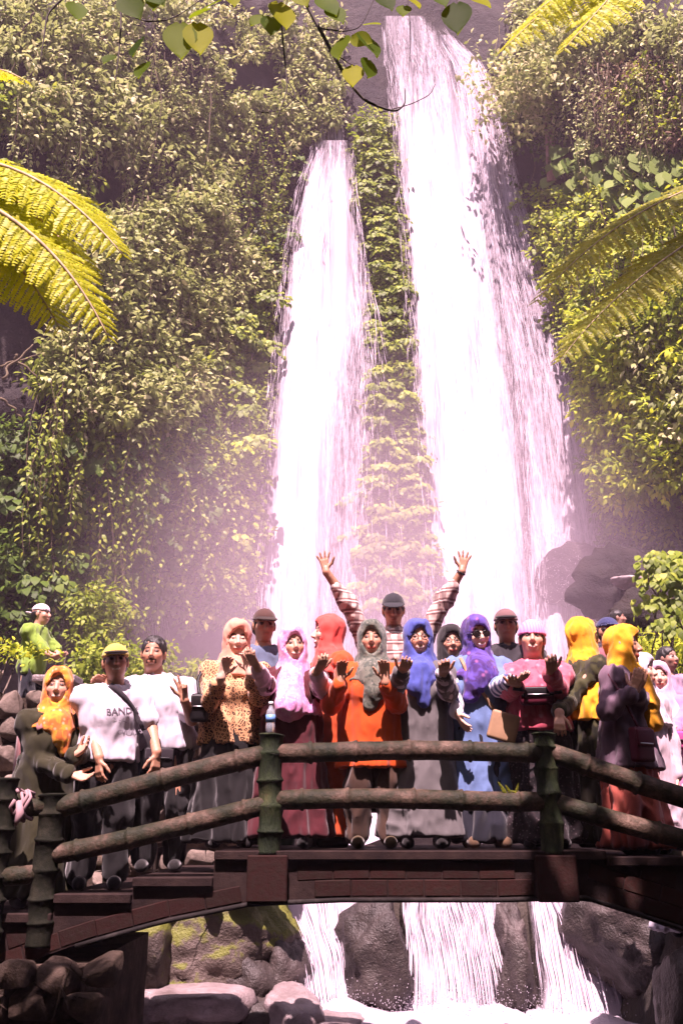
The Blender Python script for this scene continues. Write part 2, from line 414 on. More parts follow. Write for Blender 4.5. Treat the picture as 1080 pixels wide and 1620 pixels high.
# thin trickles on the left
def trickle(label, tab, py0, py1, n, seed):
    fn = edge_fn(tab); o0 = on_cliff(np.mean(fn(py1)), py1)[0]
    V, F = strands(fn, py0, py1, n, off=(.5, .9), wid=(.002, .007), ln=(20, 80), seed=seed)
    o = mobj('trickle', npmesh('trickle', V - o0, F), M_STRAND, loc=o0); props(o, label, 'waterfall')
trickle('thin white trickle falling low on the left behind the man in the white polo', [(880, 232, 252), (1060, 225, 278)], 885, 1050, 160, 31)
trickle('faint veil of falling drops over the creepers left of the left waterfall', [(640, 325, 385), (960, 300, 410)], 640, 950, 120, 32)

# upper pool and river behind the bridge, cascade under it, lower pool
nx, ny = 60, 80
gx, gy = np.meshgrid(np.linspace(-2.3, 3.0, nx), np.linspace(10.0, 23.5, ny))
z = -.30 + np.clip((gy - 9.0) * .30, 0, 4.3) + .05 * fbm(np.stack([gx * 2, gy * 2, 0 * gx], -1), 3, 5)
i = (np.arange(ny - 1)[:, None] * nx + np.arange(nx - 1)[None]).ravel()
rv = mobj('river', npmesh('river', np.stack([gx, gy, z], -1).reshape(-1, 3), np.stack([i, i + 1, i + nx + 1, i + nx], -1)), M_FOAM); props(rv, kind='structure')

s = NM('pool_water'); geo = s.n('NewGeometry')
n = s.noise(2.6, geo.outputs['Position'], 6, .7); sx = s.n('SeparateXYZ'); s.l(geo.outputs['Position'], sx.inputs[0]); nf = s.noise(9, geo.outputs['Position'], 6, .75); fo = s.math('ADD', s.math('ADD', s.math('MULTIPLY', n, .5), s.math('MULTIPLY', nf, .5)), s.math('MULTIPLY', s.math('SUBTRACT', sx.outputs[1], 8.0), .30)); s.col(s.ramp(fo, [(.30, (.05, .046, .046)), (.62, (.46, .41, .46))])); s.set(Roughness=.25); s.bump(n, .6, .1)
gx, gy = np.meshgrid(np.linspace(-1.8, 3.9, 90), np.linspace(4.0, 10.2, 90))
p = np.stack([gx, gy, 0 * gx], -1); z = -1.52 + .07 * fbm(p * 1.6, 4, 6) * sstep(4, 7, gy)
z = z + .16 * np.exp(-((gy - 9.4) / .4) ** 2) * (.5 + .5 * fbm(p * 3, 3, 8))
i = (np.arange(89)[:, None] * 90 + np.arange(89)[None]).ravel()
pl = mobj('lower_pool', npmesh('lower_pool', np.stack([gx, gy, z], -1).reshape(-1, 3), np.stack([i, i + 1, i + 91, i + 90], -1)), s.m); props(pl, kind='structure')

def cascade(label, x0, x1, xb0, xb1, ytop, seed, n=420, lean=.5, solid=.7, zt=-.28, zb=-1.54):
    r = np.random.default_rng(seed); o0 = np.array([(xb0 + xb1) / 2, ytop - lean, zb])
    t = thing('cascade', label, 'cascade', o0)
    nu, nv = 30, 40; u, v = np.meshgrid(np.linspace(0, 1, nu), np.linspace(0, 1, nv))
    def surf(u, v):
        x = (x0 + (x1 - x0) * u) * (1 - v) + (xb0 + (xb1 - xb0) * u) * v
        y = ytop + .25 * (1 - v) ** 6 - lean * v ** .7
        z = zt + (zb - zt) * v ** 1.5
        q = np.stack([x * 5, v * 1.0 + 0 * x, 0 * x + seed], -1); nn = fbm(q, 3, seed)
        lump = fbm(np.stack([x * 2.2, v * 2.6 + 0 * x, 0 * x + seed], -1), 2, seed + 3); return np.stack([x + .06 * lump, y - .045 * nn - .16 * lump * np.sin(np.pi * np.clip(v, 0, 1)), z + .04 * nn + .05 * lump], -1)
    P = surf(u, v); D = np.clip(solid * sstep(0, .18, u) * sstep(1, .80, u) * (.9 + .1 * v) + .3 * sstep(.82, 1, v) * sstep(0, .1, u) * sstep(1, .9, u), 0, 1)
    i = (np.arange(nv - 1)[:, None] * nu + np.arange(nu - 1)[None]).ravel()
    mobj('water_sheet', npmesh('water_sheet', P.reshape(-1, 3) - o0, np.stack([i, i + 1, i + nu + 1, i + nu], -1), True, {'dens': D.ravel()}), M_FALL, t)
    K = 6; uu = r.random(n)[:, None]; v0 = r.uniform(-.1, .8, n)[:, None]; vv = np.clip(v0 + r.uniform(.12, .4, n)[:, None] * np.linspace(0, 1, K)[None], 0, 1.02)
    c = surf(uu + 0 * vv, vv); c[..., 1] -= r.uniform(.02, .12, n)[:, None]
    w = r.uniform(.0015, .005, n)[:, None] * np.sin(np.pi * np.linspace(.05, .95, K))[None]
    sd = np.array([1.0, .2, 0])
    V = np.stack([c - sd * w[..., None], c + sd * w[..., None]], 2).reshape(-1, 3)
    b0 = (np.arange(n)[:, None] * K + np.arange(K - 1)[None]).ravel() * 2
    o = mobj('water_strands', npmesh('water_strands', V - o0, np.stack([b0, b0 + 1, b0 + 3, b0 + 2], -1)), M_STRAND, t); o['kind'] = 'stuff'
cascade('broad white cascade under the left half of the bridge', -.96, .50, -.34, .46, 9.95, 41, 300, .55, 1.0)
cascade('streaky see-through cascade under the middle of the bridge', .62, 1.62, .56, 1.78, 9.85, 42, 700, .35, .66)
cascade('solid narrow white cascade under the right bridge post', 1.90, 2.32, 1.84, 2.76, 9.9, 43, 200, .55, 1.0)

# droplets of spray
M_SPRAY = M_STRAND
def spray(label, c, rad, n, size, seed):
    r = np.random.default_rng(seed); p = r.normal(0, 1, (n, 3)) * np.array(rad) + 0
    p[:, 2] = np.abs(p[:, 2]); s_ = size * r.uniform(.4, 1.3, n)[:, None, None]
    T = np.array([(1, 0, -.5), (-.5, .87, -.5), (-.5, -.87, -.5), (0, 0, 1.0)]) * .6
    V = (p[:, None] + T[None] * s_).reshape(-1, 3)
    F = (np.array([(0, 1, 3), (1, 2, 3), (2, 0, 3), (0, 2, 1)])[None] + (np.arange(n) * 4)[:, None, None]).reshape(-1, 3)
    o = mobj('spray', npmesh('spray', V, F), M_SPRAY, loc=c); props(o, label, 'spray', kind='stuff')
spray('cloud of fine drops at the foot of the right waterfall', on_cliff(770, 985, 1.5)[0], (1.9, .8, 1.6), 5200, .020, 51)
spray('cloud of fine drops at the foot of the left waterfall', on_cliff(480, 985, 1.5)[0], (1.5, .8, 1.3), 3500, .020, 52)
spray('splash of drops where the veil hits the ledge', on_cliff(885, 870, .8)[0], (.75, .4, .6), 2600, .022, 53)
spray('foam drops thrown up by the cascades under the bridge', (1.1, 9.32, -1.5), (1.0, .16, .13), 3600, .010, 54)

# ------------------------------------------------------------------ boulders
def boulder(name, label, c, r, mat, seed, sub=4, rough=.22, flat=0.0, cat='rock', parent=None, group=None):
    bm = bmesh.new(); bmesh.ops.create_icosphere(bm, subdivisions=sub, radius=1)
    me = bpy.data.meshes.new(name); bm.to_mesh(me); bm.free()
    n = len(me.vertices); V = np.empty(n * 3, np.float32); me.vertices.foreach_get('co', V); V = V.reshape(-1, 3).astype(float)
    rp = np.random.default_rng(seed + 500); pn = unit(rp.normal(0, 1, (16, 3))); pd = rp.uniform(.72, 1.0, 16); U = unit(V)
    rr_ = pd[None] / np.maximum(U @ pn.T, .05); rmin = -np.log(np.exp(-14 * np.clip(rr_, 0, 1.3)).sum(1) / 1.0) / 14      # soft facets
    V = U * np.clip(rmin, .45, 1.15)[:, None]
    d = 1 + rough * .6 * fbm(V * 1.3 + seed * 3.7, 2, seed) + rough * .32 * fbm(V * 4.3 + seed, 3, seed + 5) + (rough * .16 * fbm(V * 11 + seed, 3, seed + 8) if sub > 3 else 0)
    V = V * d[:, None] * 1.12
    if flat: V[:, 2] = np.where(V[:, 2] > flat, flat + (V[:, 2] - flat) * .25, V[:, 2])
    V = V * np.array(r); me.vertices.foreach_set('co', V.astype(np.float32).ravel())
    me.polygons.foreach_set('use_smooth', np.ones(len(me.polygons), bool)); me.update()
    o = mobj(name, me, mat, parent, c)
    if label: props(o, label, cat, group)
    return o
boulder('boulder', 'big mossy green boulder under the left end of the bridge', at(330, 1508, 9.5), (.78, .5, .60), M_ROCK, 1, sub=5)
boulder('boulder', 'smaller mossy boulder in the shade by the abutment', at(225, 1515, 9.1), (.38, .4, .40), M_ROCK, 2, sub=4)
boulder('boulder', 'flat pale wet boulder with a bare top below the bridge', at(288, 1582, 9.0), (.50, .32, .26), M_BARE, 3, flat=.35, sub=4)
boulder('boulder', 'bare brownish boulder beside the left cascade', at(462, 1605, 9.05), (.26, .3, .25), M_BARE, 4, sub=4)
boulder('boulder', 'dark wet rock poking through the left cascade', at(452, 1540, 9.5), (.22, .26, .34), M_WETROCK, 5, sub=4)
boulder('boulder', 'small bare stone at the bottom edge below the left cascade', at(530, 1625, 8.95), (.24, .2, .12), M_BARE, 6)
boulder('boulder', 'dark mossy rock between the left and middle cascades', at(592, 1500, 9.55), (.36, .30, .50), M_WETROCK, 29, sub=4, rough=.3)
boulder('boulder', 'dark hollow rock behind the middle cascade', at(745, 1530, 10.4), (.85, .35, .95), M_WETROCK, 8, sub=4)
boulder('boulder', 'dark smooth rock showing between the middle and right cascades', at(806, 1530, 9.5), (.20, .26, .50), M_WETROCK, 18, sub=4, rough=.4)
boulder('boulder', 'huge dark rock face right of the right cascade', at(1025, 1500, 9.6), (.74, .8, .58), M_WETROCK, 9, sub=5)
boulder('boulder', 'near black boulder cut by the lower right corner', at(1090, 1600, 6.0), (.20, .35, .34), M_WETROCK, 10)
boulder('boulder', 'dark rock deep under the bridge left of the white cascade', at(398, 1455, 10.2), (.34, .3, .55), M_WETROCK, 11, sub=4)
boulder('boulder', 'small brown stone between the flat boulder and the cascade', at(398, 1618, 9.0), (.22, .2, .16), M_WETROCK, 12)
boulder('boulder', 'dark shaded boulder behind the flat pale one', at(390, 1565, 9.3), (.26, .3, .30), M_WETROCK, 13)
boulder('boulder', 'large wet boulder on the right bank below the cliff overhang', at(990, 930, 20.3), (1.2, .6, 1.0), M_CLIFF, 14, sub=4, rough=.32)
boulder('boulder', 'pale streaked slab resting on the right bank rocks', at(1000, 922, 19.6), (.5, .3, .15), M_BARE, 15)
boulder('boulder', 'low dark boulder behind the woman in the mauve jacket', at(1045, 990, 18.8), (1.4, .8, .8), M_CLIFF, 16, sub=4, rough=.32)
boulder('boulder', 'rock ledge splashed by the waterfall veil', on_cliff(905, 905, .6)[0] , (1.0, .8, .9), M_CLIFF, 17, sub=4, rough=.2)
# ------------------------------------------------------------------ vegetation
L_PALE = leaf_mat('pale_leaves', (.15, .19, .04), (.35, .40, .13), (.74, .67, .40), .42, .2, .5)
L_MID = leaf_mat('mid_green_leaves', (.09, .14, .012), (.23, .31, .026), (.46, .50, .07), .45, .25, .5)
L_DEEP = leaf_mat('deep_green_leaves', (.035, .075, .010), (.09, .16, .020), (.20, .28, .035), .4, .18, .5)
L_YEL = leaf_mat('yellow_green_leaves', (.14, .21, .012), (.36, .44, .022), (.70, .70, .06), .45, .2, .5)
L_FERN = leaf_mat('fern_pinnae', (.28, .34, .006), (.46, .50, .010), (.64, .64, .015), .5, .3, .5, tcol=(.66, .66, .01))
L_FERNR = leaf_mat('fern_pinnae_green', (.10, .13, .010), (.20, .23, .018), (.32, .32, .03), .5, .3, .5, tcol=(.50, .48, .02))
L_BROWN = leaf_mat('dry_twigs', (.10, .06, .035), (.20, .13, .08), (.30, .22, .15), .2, .2, .7)
s = NM('vine_bark'); n = s.noise(30, None, 3); s.col(s.ramp(n, [(.3, (.05, .035, .02)), (.7, (.16, .12, .06))])); s.set(Roughness=.9); M_BARK = s.m
s = NM('mossy_root'); n = s.noise(14, None, 4); s.col(s.ramp(n, [(.3, (.06, .055, .02)), (.7, (.20, .18, .06))])); s.set(Roughness=.9); M_ROOT = s.m
s = NM('red_trunk'); n = s.noise(8, None, 4, stretch=(3, 3, .4)); s.col(s.ramp(n, [(.3, (.12, .06, .05)), (.7, (.42, .26, .24))])); s.set(Roughness=.8); M_TRUNK = s.m
s = NM('dark_twig'); n = s.noise(40, None, 3); s.col(s.ramp(n, [(.3, (.015, .010, .010)), (.7, (.05, .03, .025))])); s.set(Roughness=.8); M_TWIG = s.m

def in_poly(px, py, poly):
    poly = np.array(poly, float); c = np.zeros(px.shape, bool); j = len(poly) - 1
    for i in range(len(poly)):
        a, b = poly[i], poly[j]
        m = ((a[1] > py) != (b[1] > py)) & (px < (b[0] - a[0]) * (py - a[1]) / (b[1] - a[1] + 1e-9) + a[0]); c ^= m; j = i
    return c
def sample_poly(poly, n, r):
    p = np.array(poly, float); lo, hi = p.min(0), p.max(0); out = []
    tot = 0
    while tot < n:
        q = lo + (hi - lo) * r.random((4 * n, 2)); q = q[in_poly(q[:, 0], q[:, 1], poly)]; out.append(q); tot += len(q)
    return np.concatenate(out)[:n]

def sprays(name, label, cat, poly, n, per, mat, seed, off=(.3, 1.3), leaf=(.16, .26), asp=.5, gap=0.0, gscale=60, rad=.42, droop=.5, face=.55, stems=True, group=None):
    """twigs with leaves standing off the cliff : a thing with foliage and stems"""
    r = np.random.default_rng(seed); q = sample_poly(poly, n, r)
    if gap is not None:
        g = fbm(np.stack([q[:, 0] / gscale, q[:, 1] / gscale, 0 * q[:, 0] + seed], -1), 3, seed); keep = g > gap + r.normal(0, .15, n); q = q[keep]
    n = len(q); lay = r.random(n)
    c = on_cliff(q[:, 0], q[:, 1], 0) 
    ray = unit(c - CAM); c = c - ray * (off[0] + (off[1] - off[0]) * lay)[:, None]
    o0 = c[np.argmin(c[:, 2])].copy()
    t = thing(name, label, cat, o0, group)
    # leaves round each twig
    tw = unit(r.normal(0, 1, (n, 3)) * np.array([1, .6, .6]) + np.array([0, -.6, -droop]))
    tt = r.random((n, per)) ; ang = r.random((n, per)) * 6.283
    a = unit(np.cross(tw, np.array([0, 0, 1.0]) + 0 * tw)); b = np.cross(a, tw)
    outd = a[:, None] * np.cos(ang)[..., None] + b[:, None] * np.sin(ang)[..., None]
    P = c[:, None] + tw[:, None] * (tt * rad * 2 - rad * .6)[..., None] + outd * (rad * .45 * r.random((n, per)))[..., None]
    d = outd + .7 * tw[:, None] + np.array([0, 0, -.45]); nr = np.array([0, -face, .75]) + r.normal(0, .38, (n, per, 3))
    ln = r.uniform(*leaf, (n, per)); rnd = np.clip(.10 + .6 * r.random((n, 1)) ** 1.3 + .3 * r.normal(.15, .5, (n, per)), 0, 1)
    leaf_obj('foliage', P.reshape(-1, 3), d.reshape(-1, 3), nr.reshape(-1, 3), ln.ravel(), (ln * asp).ravel(), rnd.ravel(), mat, t, o0)
    if stems:
        mb = MB()
        for k in r.choice(n, min(n, 60), replace=False):
            p0 = on_cliff(q[k, 0], q[k, 1], -.1)[0] + np.array([r.normal(0, .3), 0, -.5]); p1 = c[k] + tw[k] * rad
            m = (p0 + p1) / 2 + np.array([0, -.1, .35]); s_ = np.linspace(0, 1, 6)[:, None]
            mb.tube((1 - s_) ** 2 * p0 + 2 * s_ * (1 - s_) * m + s_ ** 2 * p1, np.linspace(.03, .012, 6), 4, False)
        o = mb.build('stem', M_BARK, t, origin=o0); o['kind'] = 'stuff'
    return t
def tiers(name, label, cat, poly, cell, per, mat, seed, off=(.2, .6), leaf=(.14, .22), asp=.75, group=None, drop=.15, skip=0.15):
    """creeper hanging in scalloped shelves of overlapping leaves"""
    r = np.random.default_rng(seed); p = np.array(poly, float); lo, hi = p.min(0), p.max(0); C = []
    row = 0; y = lo[1]
    while y < hi[1]:
        x = lo[0] + (row % 2) * cell[0] * .5 + r.uniform(-6, 6)
        while x < hi[0]:
            if r.random() > skip: C.append((x + r.normal(0, cell[0] * .22), y + r.normal(0, cell[1] * .2)))
            x += cell[0] * r.uniform(.7, 1.15)
        y += cell[1] * r.uniform(.8, 1.2); row += 1
    C = np.array(C); C = C[in_poly(C[:, 0], C[:, 1], poly)]; n = len(C)
    c = on_cliff(C[:, 0], C[:, 1], 0); sc = np.linalg.norm(c - CAM, axis=1) / FPX  # metres per pixel
    c = c - unit(c - CAM) * r.uniform(*off, n)[:, None]; o0 = c[np.argmin(c[:, 2])].copy()
    t = thing(name, label, cat, o0, group)
    u = r.uniform(-1, 1, (n, per)); v = r.random((n, per))
    hw = (sc * cell[0] * .62)[:, None]; hh = (sc * cell[1] * .8)[:, None]
    P = c[:, None] + np.stack([u * hw, -(1 - u ** 2) * hw * .55 * (.4 + .6 * v) + v * 0, hh * (.45 * (1 - u ** 2) - v * .9)], -1)
    d = np.stack([u * .9, -.55 + 0 * u, -.75 - .5 * v], -1) + r.normal(0, .22, (n, per, 3))
    nr = np.stack([u * .3, -.75 + 0 * u, .75 - .3 * v], -1) + r.normal(0, .18, (n, per, 3))
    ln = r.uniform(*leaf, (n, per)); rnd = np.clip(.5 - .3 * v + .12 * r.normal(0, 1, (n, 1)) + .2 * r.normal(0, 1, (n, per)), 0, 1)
    leaf_obj('foliage', P.reshape(-1, 3), d.reshape(-1, 3), nr.reshape(-1, 3), ln.ravel(), (ln * asp).ravel(), rnd.ravel(), mat, t, o0)
    mb = MB()
    for k in r.choice(n, min(n, 30), replace=False):
        s_ = np.linspace(0, 1, 8)[:, None]; p0 = c[k] + np.array([0, .15, 0]); L = r.uniform(.5, 1.6)
        mb.tube(p0 + np.concatenate([.08 * np.sin(s_ * 5 + k), 0 * s_, -L * s_], 1), .014, 4, False)
    o = mb.build('stem', M_BARK, t, origin=o0); o['kind'] = 'stuff'
    return t
def roots(name, label, cat, spots, mat, seed, rad=(.015, .05), off=(.3, .8), wig=.15):
    r = np.random.default_rng(seed); o0 = on_cliff(spots[0][0], spots[0][2], 0)[0]; t = thing(name, label, cat, o0)
    for (x, y0, y1, *xx) in spots:
        K = 14; s_ = np.linspace(0, 1, K); x1 = xx[0] if xx else x + r.normal(0, 6)
        px = x + (x1 - x) * s_ + 4 * np.sin(s_ * r.uniform(3, 9) + r.random() * 6); py = y0 + (y1 - y0) * s_
        c = on_cliff(px, py, 0); Y = c[:, 1].min() - r.uniform(*off) + .25 * s_; dd = c - CAM; c = CAM + dd * (Y / dd[:, 1])[:, None]
        c[:, 0] += wig * .3 * np.sin(s_ * 14 + x); R = r.uniform(*rad)
        MB().tube(c, np.linspace(R, R * .5, K), 5).build('root', mat, t, origin=o0)
    return t

# left cliff: pale leaved shrubs in several masses
P1 = dict(cat='shrub', mat=L_PALE)
sprays('cliff_shrub', 'pale leaved shrub mass at the top left of the cliff', poly=[(0, 0), (235, 0), (215, 110), (150, 230), (0, 215)], n=520, per=20, seed=101, gap=-.15, **P1)
sprays('cliff_shrub', 'pale leaved shrub hanging left of the waterfalls at the top of the cliff', poly=[(225, 0), (545, 0), (535, 200), (470, 225), (420, 190), (365, 240), (300, 110)], n=620, per=20, seed=102, gap=-.2, **P1)
sprays('cliff_shrub', 'pale leaved shrub column hanging in the upper left cliff', poly=[(120, 110), (300, 100), (370, 230), (355, 330), (250, 300), (165, 240)], n=560, per=20, seed=103, gap=-.35, **P1)
sprays('cliff_shrub', 'big pale sunlit shrub bulging from the middle left of the cliff', poly=[(110, 400), (190, 330), (340, 300), (400, 420), (370, 470), (340, 560), (330, 640), (200, 690), (90, 600)], n=1500, per=22, seed=104, gap=-.75, off=(.6, 2.0), **P1)
sprays('cliff_shrub', 'loose pale sprig of leaves hanging between shrub and dark rock on the left', poly=[(330, 330), (400, 400), (440, 440), (360, 470), (340, 400)], n=110, per=16, seed=105, gap=-.3, **P1)
sprays('cliff_shrub', 'mid green shrub skirt below the big pale shrub on the left', cat='shrub', mat=L_MID, poly=[(60, 560), (350, 560), (345, 700), (300, 760), (150, 730), (70, 660)], n=620, per=18, seed=106, gap=-.35, off=(.4, 1.4))
sprays('cliff_shrub', 'shaded mid green growth far left edge behind the fern', cat='shrub', mat=L_MID, poly=[(-40, 90), (120, 180), (150, 330), (120, 420), (-40, 300)], n=330, per=16, seed=107, gap=.0, off=(.2, .8))
# creepers
T1 = dict(cat='creeper')
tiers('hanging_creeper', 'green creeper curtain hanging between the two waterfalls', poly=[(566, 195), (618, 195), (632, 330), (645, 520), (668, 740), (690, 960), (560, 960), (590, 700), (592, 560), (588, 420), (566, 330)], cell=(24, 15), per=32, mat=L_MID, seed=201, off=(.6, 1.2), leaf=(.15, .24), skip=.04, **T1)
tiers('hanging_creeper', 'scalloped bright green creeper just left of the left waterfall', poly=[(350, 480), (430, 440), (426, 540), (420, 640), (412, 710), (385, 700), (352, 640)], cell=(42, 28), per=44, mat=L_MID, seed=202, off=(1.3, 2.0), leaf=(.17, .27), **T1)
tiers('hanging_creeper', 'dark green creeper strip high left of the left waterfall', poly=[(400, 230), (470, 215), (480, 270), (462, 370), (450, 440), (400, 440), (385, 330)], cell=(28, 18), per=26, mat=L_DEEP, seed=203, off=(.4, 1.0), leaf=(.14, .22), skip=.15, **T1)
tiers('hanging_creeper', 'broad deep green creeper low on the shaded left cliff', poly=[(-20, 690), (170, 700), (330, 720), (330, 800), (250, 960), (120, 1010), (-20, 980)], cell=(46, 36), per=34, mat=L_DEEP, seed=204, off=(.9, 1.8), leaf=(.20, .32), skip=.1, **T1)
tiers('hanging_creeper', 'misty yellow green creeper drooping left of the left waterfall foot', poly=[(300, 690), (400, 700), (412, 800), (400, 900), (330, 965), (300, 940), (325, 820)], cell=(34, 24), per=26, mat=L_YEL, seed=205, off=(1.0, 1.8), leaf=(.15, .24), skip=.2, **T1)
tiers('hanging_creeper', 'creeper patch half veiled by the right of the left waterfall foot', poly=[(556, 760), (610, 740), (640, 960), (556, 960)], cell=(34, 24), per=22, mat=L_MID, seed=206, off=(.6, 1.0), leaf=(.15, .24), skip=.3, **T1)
sprays('bush', 'small bright yellow green bush below the hanging roots on the left', cat='bush', mat=L_MID, poly=[(125, 930), (190, 925), (200, 985), (170, 1015), (120, 1000)], n=85, per=18, seed=207, gap=-.9, off=(2.0, 3.0), leaf=(.10, .17), stems=True)
sprays('bush', 'low misty bush left of the man with the moustache', cat='bush', mat=L_MID, poly=[(125, 1010), (330, 1035), (340, 1090), (125, 1090)], n=200, per=16, seed=208, gap=-.3, off=(3.5, 5.0), leaf=(.10, .18), stems=False)
# right cliff
sprays('cliff_shrub', 'dark and pale mottled shrub right of the waterfall top', poly=[(805, 0), (1100, 0), (1100, 130), (960, 110), (880, 80), (822, 90)], n=520, per=18, seed=301, gap=-.25, **P1)
sprays('cliff_shrub', 'brownish dry shrub tangle at the upper right', cat='shrub', mat=L_BROWN, poly=[(930, 90), (1100, 110), (1100, 230), (950, 225)], n=330, per=15, seed=302, gap=-.3, leaf=(.12, .24), asp=.28)
sprays('cliff_shrub', 'green shoots mixed through the dry tangle at the upper right edge', cat='shrub', mat=L_YEL, poly=[(940, 120), (1100, 90), (1100, 210), (1000, 230)], n=170, per=15, seed=303, gap=-.1, leaf=(.12, .2))
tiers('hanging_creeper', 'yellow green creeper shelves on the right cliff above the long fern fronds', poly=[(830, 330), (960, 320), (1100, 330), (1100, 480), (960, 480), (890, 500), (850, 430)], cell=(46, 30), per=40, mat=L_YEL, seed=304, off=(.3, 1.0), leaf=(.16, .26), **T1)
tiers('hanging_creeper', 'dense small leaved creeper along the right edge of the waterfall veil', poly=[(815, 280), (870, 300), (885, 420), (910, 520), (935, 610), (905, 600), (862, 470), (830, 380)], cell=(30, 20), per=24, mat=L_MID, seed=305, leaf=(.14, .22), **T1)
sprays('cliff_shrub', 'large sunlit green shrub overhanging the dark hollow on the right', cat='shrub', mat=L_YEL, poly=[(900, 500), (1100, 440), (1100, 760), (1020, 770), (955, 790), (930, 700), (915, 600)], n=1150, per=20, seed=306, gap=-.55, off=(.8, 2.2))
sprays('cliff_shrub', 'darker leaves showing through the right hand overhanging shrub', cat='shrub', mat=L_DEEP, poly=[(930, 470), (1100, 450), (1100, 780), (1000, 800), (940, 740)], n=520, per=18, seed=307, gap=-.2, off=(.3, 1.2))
sprays('cliff_shrub', 'pale flecks of leaves over the shrub at the right edge', poly=[(980, 540), (1100, 500), (1100, 700), (1010, 680)], n=120, per=16, seed=308, gap=-.1, off=(1.6, 2.4), **P1)
tiers('bush', 'rounded bright green bush at the right edge beside the rocks', cat='bush', poly=[(1026, 880), (1100, 860), (1100, 1000), (1040, 990), (1022, 940)], cell=(28, 18), per=40, mat=L_MID, seed=309, off=(9.3, 10.0), leaf=(.11, .18), skip=.05)
sprays('bush', 'low grassy bush behind the seated people at the right', cat='bush', mat=L_YEL, poly=[(1010, 1005), (1100, 1000), (1100, 1050), (1010, 1045)], n=150, per=22, seed=310, gap=-.9, off=(5.5, 6.5), leaf=(.12, .24), asp=.18, stems=False)
sprays('cliff_shrub', 'sparse sprigs clinging to the rock under the right overhang', cat='shrub', mat=L_YEL, poly=[(955, 790), (1040, 800), (1080, 850), (970, 840)], n=26, per=14, seed=311, gap=None, off=(.3, .8))
for lab, poly, n, mt, sd in (('small leaves filling the creeper strip between the waterfalls', [(564, 180), (620, 180), (634, 330), (647, 520), (668, 740), (688, 960), (575, 960), (592, 700), (590, 420), (564, 330)], 900, L_MID, 501),
        ('small leaves filling the wall left of the left waterfall', [(350, 430), (445, 300), (432, 440), (424, 640), (412, 720), (350, 690)], 420, L_MID, 502),
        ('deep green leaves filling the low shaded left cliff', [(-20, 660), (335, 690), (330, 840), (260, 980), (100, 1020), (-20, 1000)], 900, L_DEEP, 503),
        ('misty green leaves hanging behind the people left of the left waterfall foot', [(215, 700), (410, 690), (412, 850), (395, 960), (300, 1000), (230, 900)], 520, L_MID, 507),
        ('thin leaves on the dark wall right of the waterfall top', [(775, 90), (880, 90), (880, 280), (830, 300)], 260, L_DEEP, 504),
        ('green leaves filling the right cliff behind the fern fronds', [(835, 300), (1100, 280), (1100, 520), (930, 560), (880, 470)], 800, L_YEL, 505),
        ('leaves over the rock beside the right bank boulders', [(945, 800), (1100, 790), (1100, 880), (1010, 900), (950, 860)], 160, L_DEEP, 506)):
    sprays('creeper_undergrowth', lab, 'creeper', poly, n, 16, mt, sd, off=((.7, 1.5) if sd in (503, 507) else (.15, .75)), leaf=(.12, .22), asp=.6, gap=-.7, rad=.36, stems=False)
def curtain(label, poly, n, mat, seed, length=(1.2, 3.8), leaf=(.10, .19), off=(.7, 1.9), step=.085):
    """long trailing vines hung with leaves"""
    r = np.random.default_rng(seed); q = sample_poly(poly, n, r); c = on_cliff(q[:, 0], q[:, 1], 0); c = c - unit(c - CAM) * r.uniform(*off, n)[:, None]; o0 = c[np.argmin(c[:, 2])].copy()
    t = thing('trailing_vine', label, 'vine', o0); mb = MB(); P, D, Nn, L, R = [], [], [], [], []
    for k in range(n):
        ln = r.uniform(*length); m = int(ln / step); s_ = np.linspace(0, 1, 9)[:, None]; ph = r.random() * 6
        pt = c[k] + np.concatenate([.14 * np.sin(s_ * 4 + ph), -.35 * s_ * (1 - s_) + .25 * s_, -ln * s_], 1); mb.tube(pt, .009, 3, False)
        u = r.random(m); p = np.stack([np.interp(u, s_[:, 0], pt[:, j]) for j in range(3)], 1); a = r.random(m) * 6.283
        P.append(p + np.stack([np.cos(a), np.sin(a), 0 * a], 1) * .05); D.append(np.stack([np.cos(a) * .9, np.sin(a) * .6 - .3, -.8 + 0 * a], 1)); Nn.append(np.array([0, -.7, .6]) + r.normal(0, .35, (m, 3))); L.append(r.uniform(*leaf, m)); R.append(np.clip(.35 + .25 * r.random() + r.normal(0, .22, m), 0, 1))
    L = np.concatenate(L); leaf_obj('foliage', np.concatenate(P), np.concatenate(D), np.concatenate(Nn), L, L * .5, np.concatenate(R), mat, t, o0); o = mb.build('stem', M_BARK, t, origin=o0); o['kind'] = 'stuff'
curtain('pale vines trailing down the top left of the cliff', [(20, 20), (240, 10), (350, 60), (330, 200), (120, 260), (20, 200)], 95, L_PALE, 601)
curtain('pale vines trailing down the big shrub on the left cliff', [(100, 320), (380, 280), (400, 430), (340, 560), (110, 600)], 120, L_PALE, 602, off=(1.4, 2.5))
curtain('green vines trailing beside the left waterfall', [(330, 130), (480, 120), (470, 260), (410, 440), (340, 420)], 90, L_MID, 603)
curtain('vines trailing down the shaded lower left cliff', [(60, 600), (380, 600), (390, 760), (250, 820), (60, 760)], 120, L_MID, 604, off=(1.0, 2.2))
curtain('yellow green vines trailing over the right cliff', [(850, 320), (1090, 300), (1090, 620), (940, 640), (890, 480)], 150, L_YEL, 605, off=(.9, 2.2))
curtain('brownish vines trailing at the upper right', [(840, 20), (1090, 20), (1090, 170), (930, 200)], 110, L_PALE, 606)
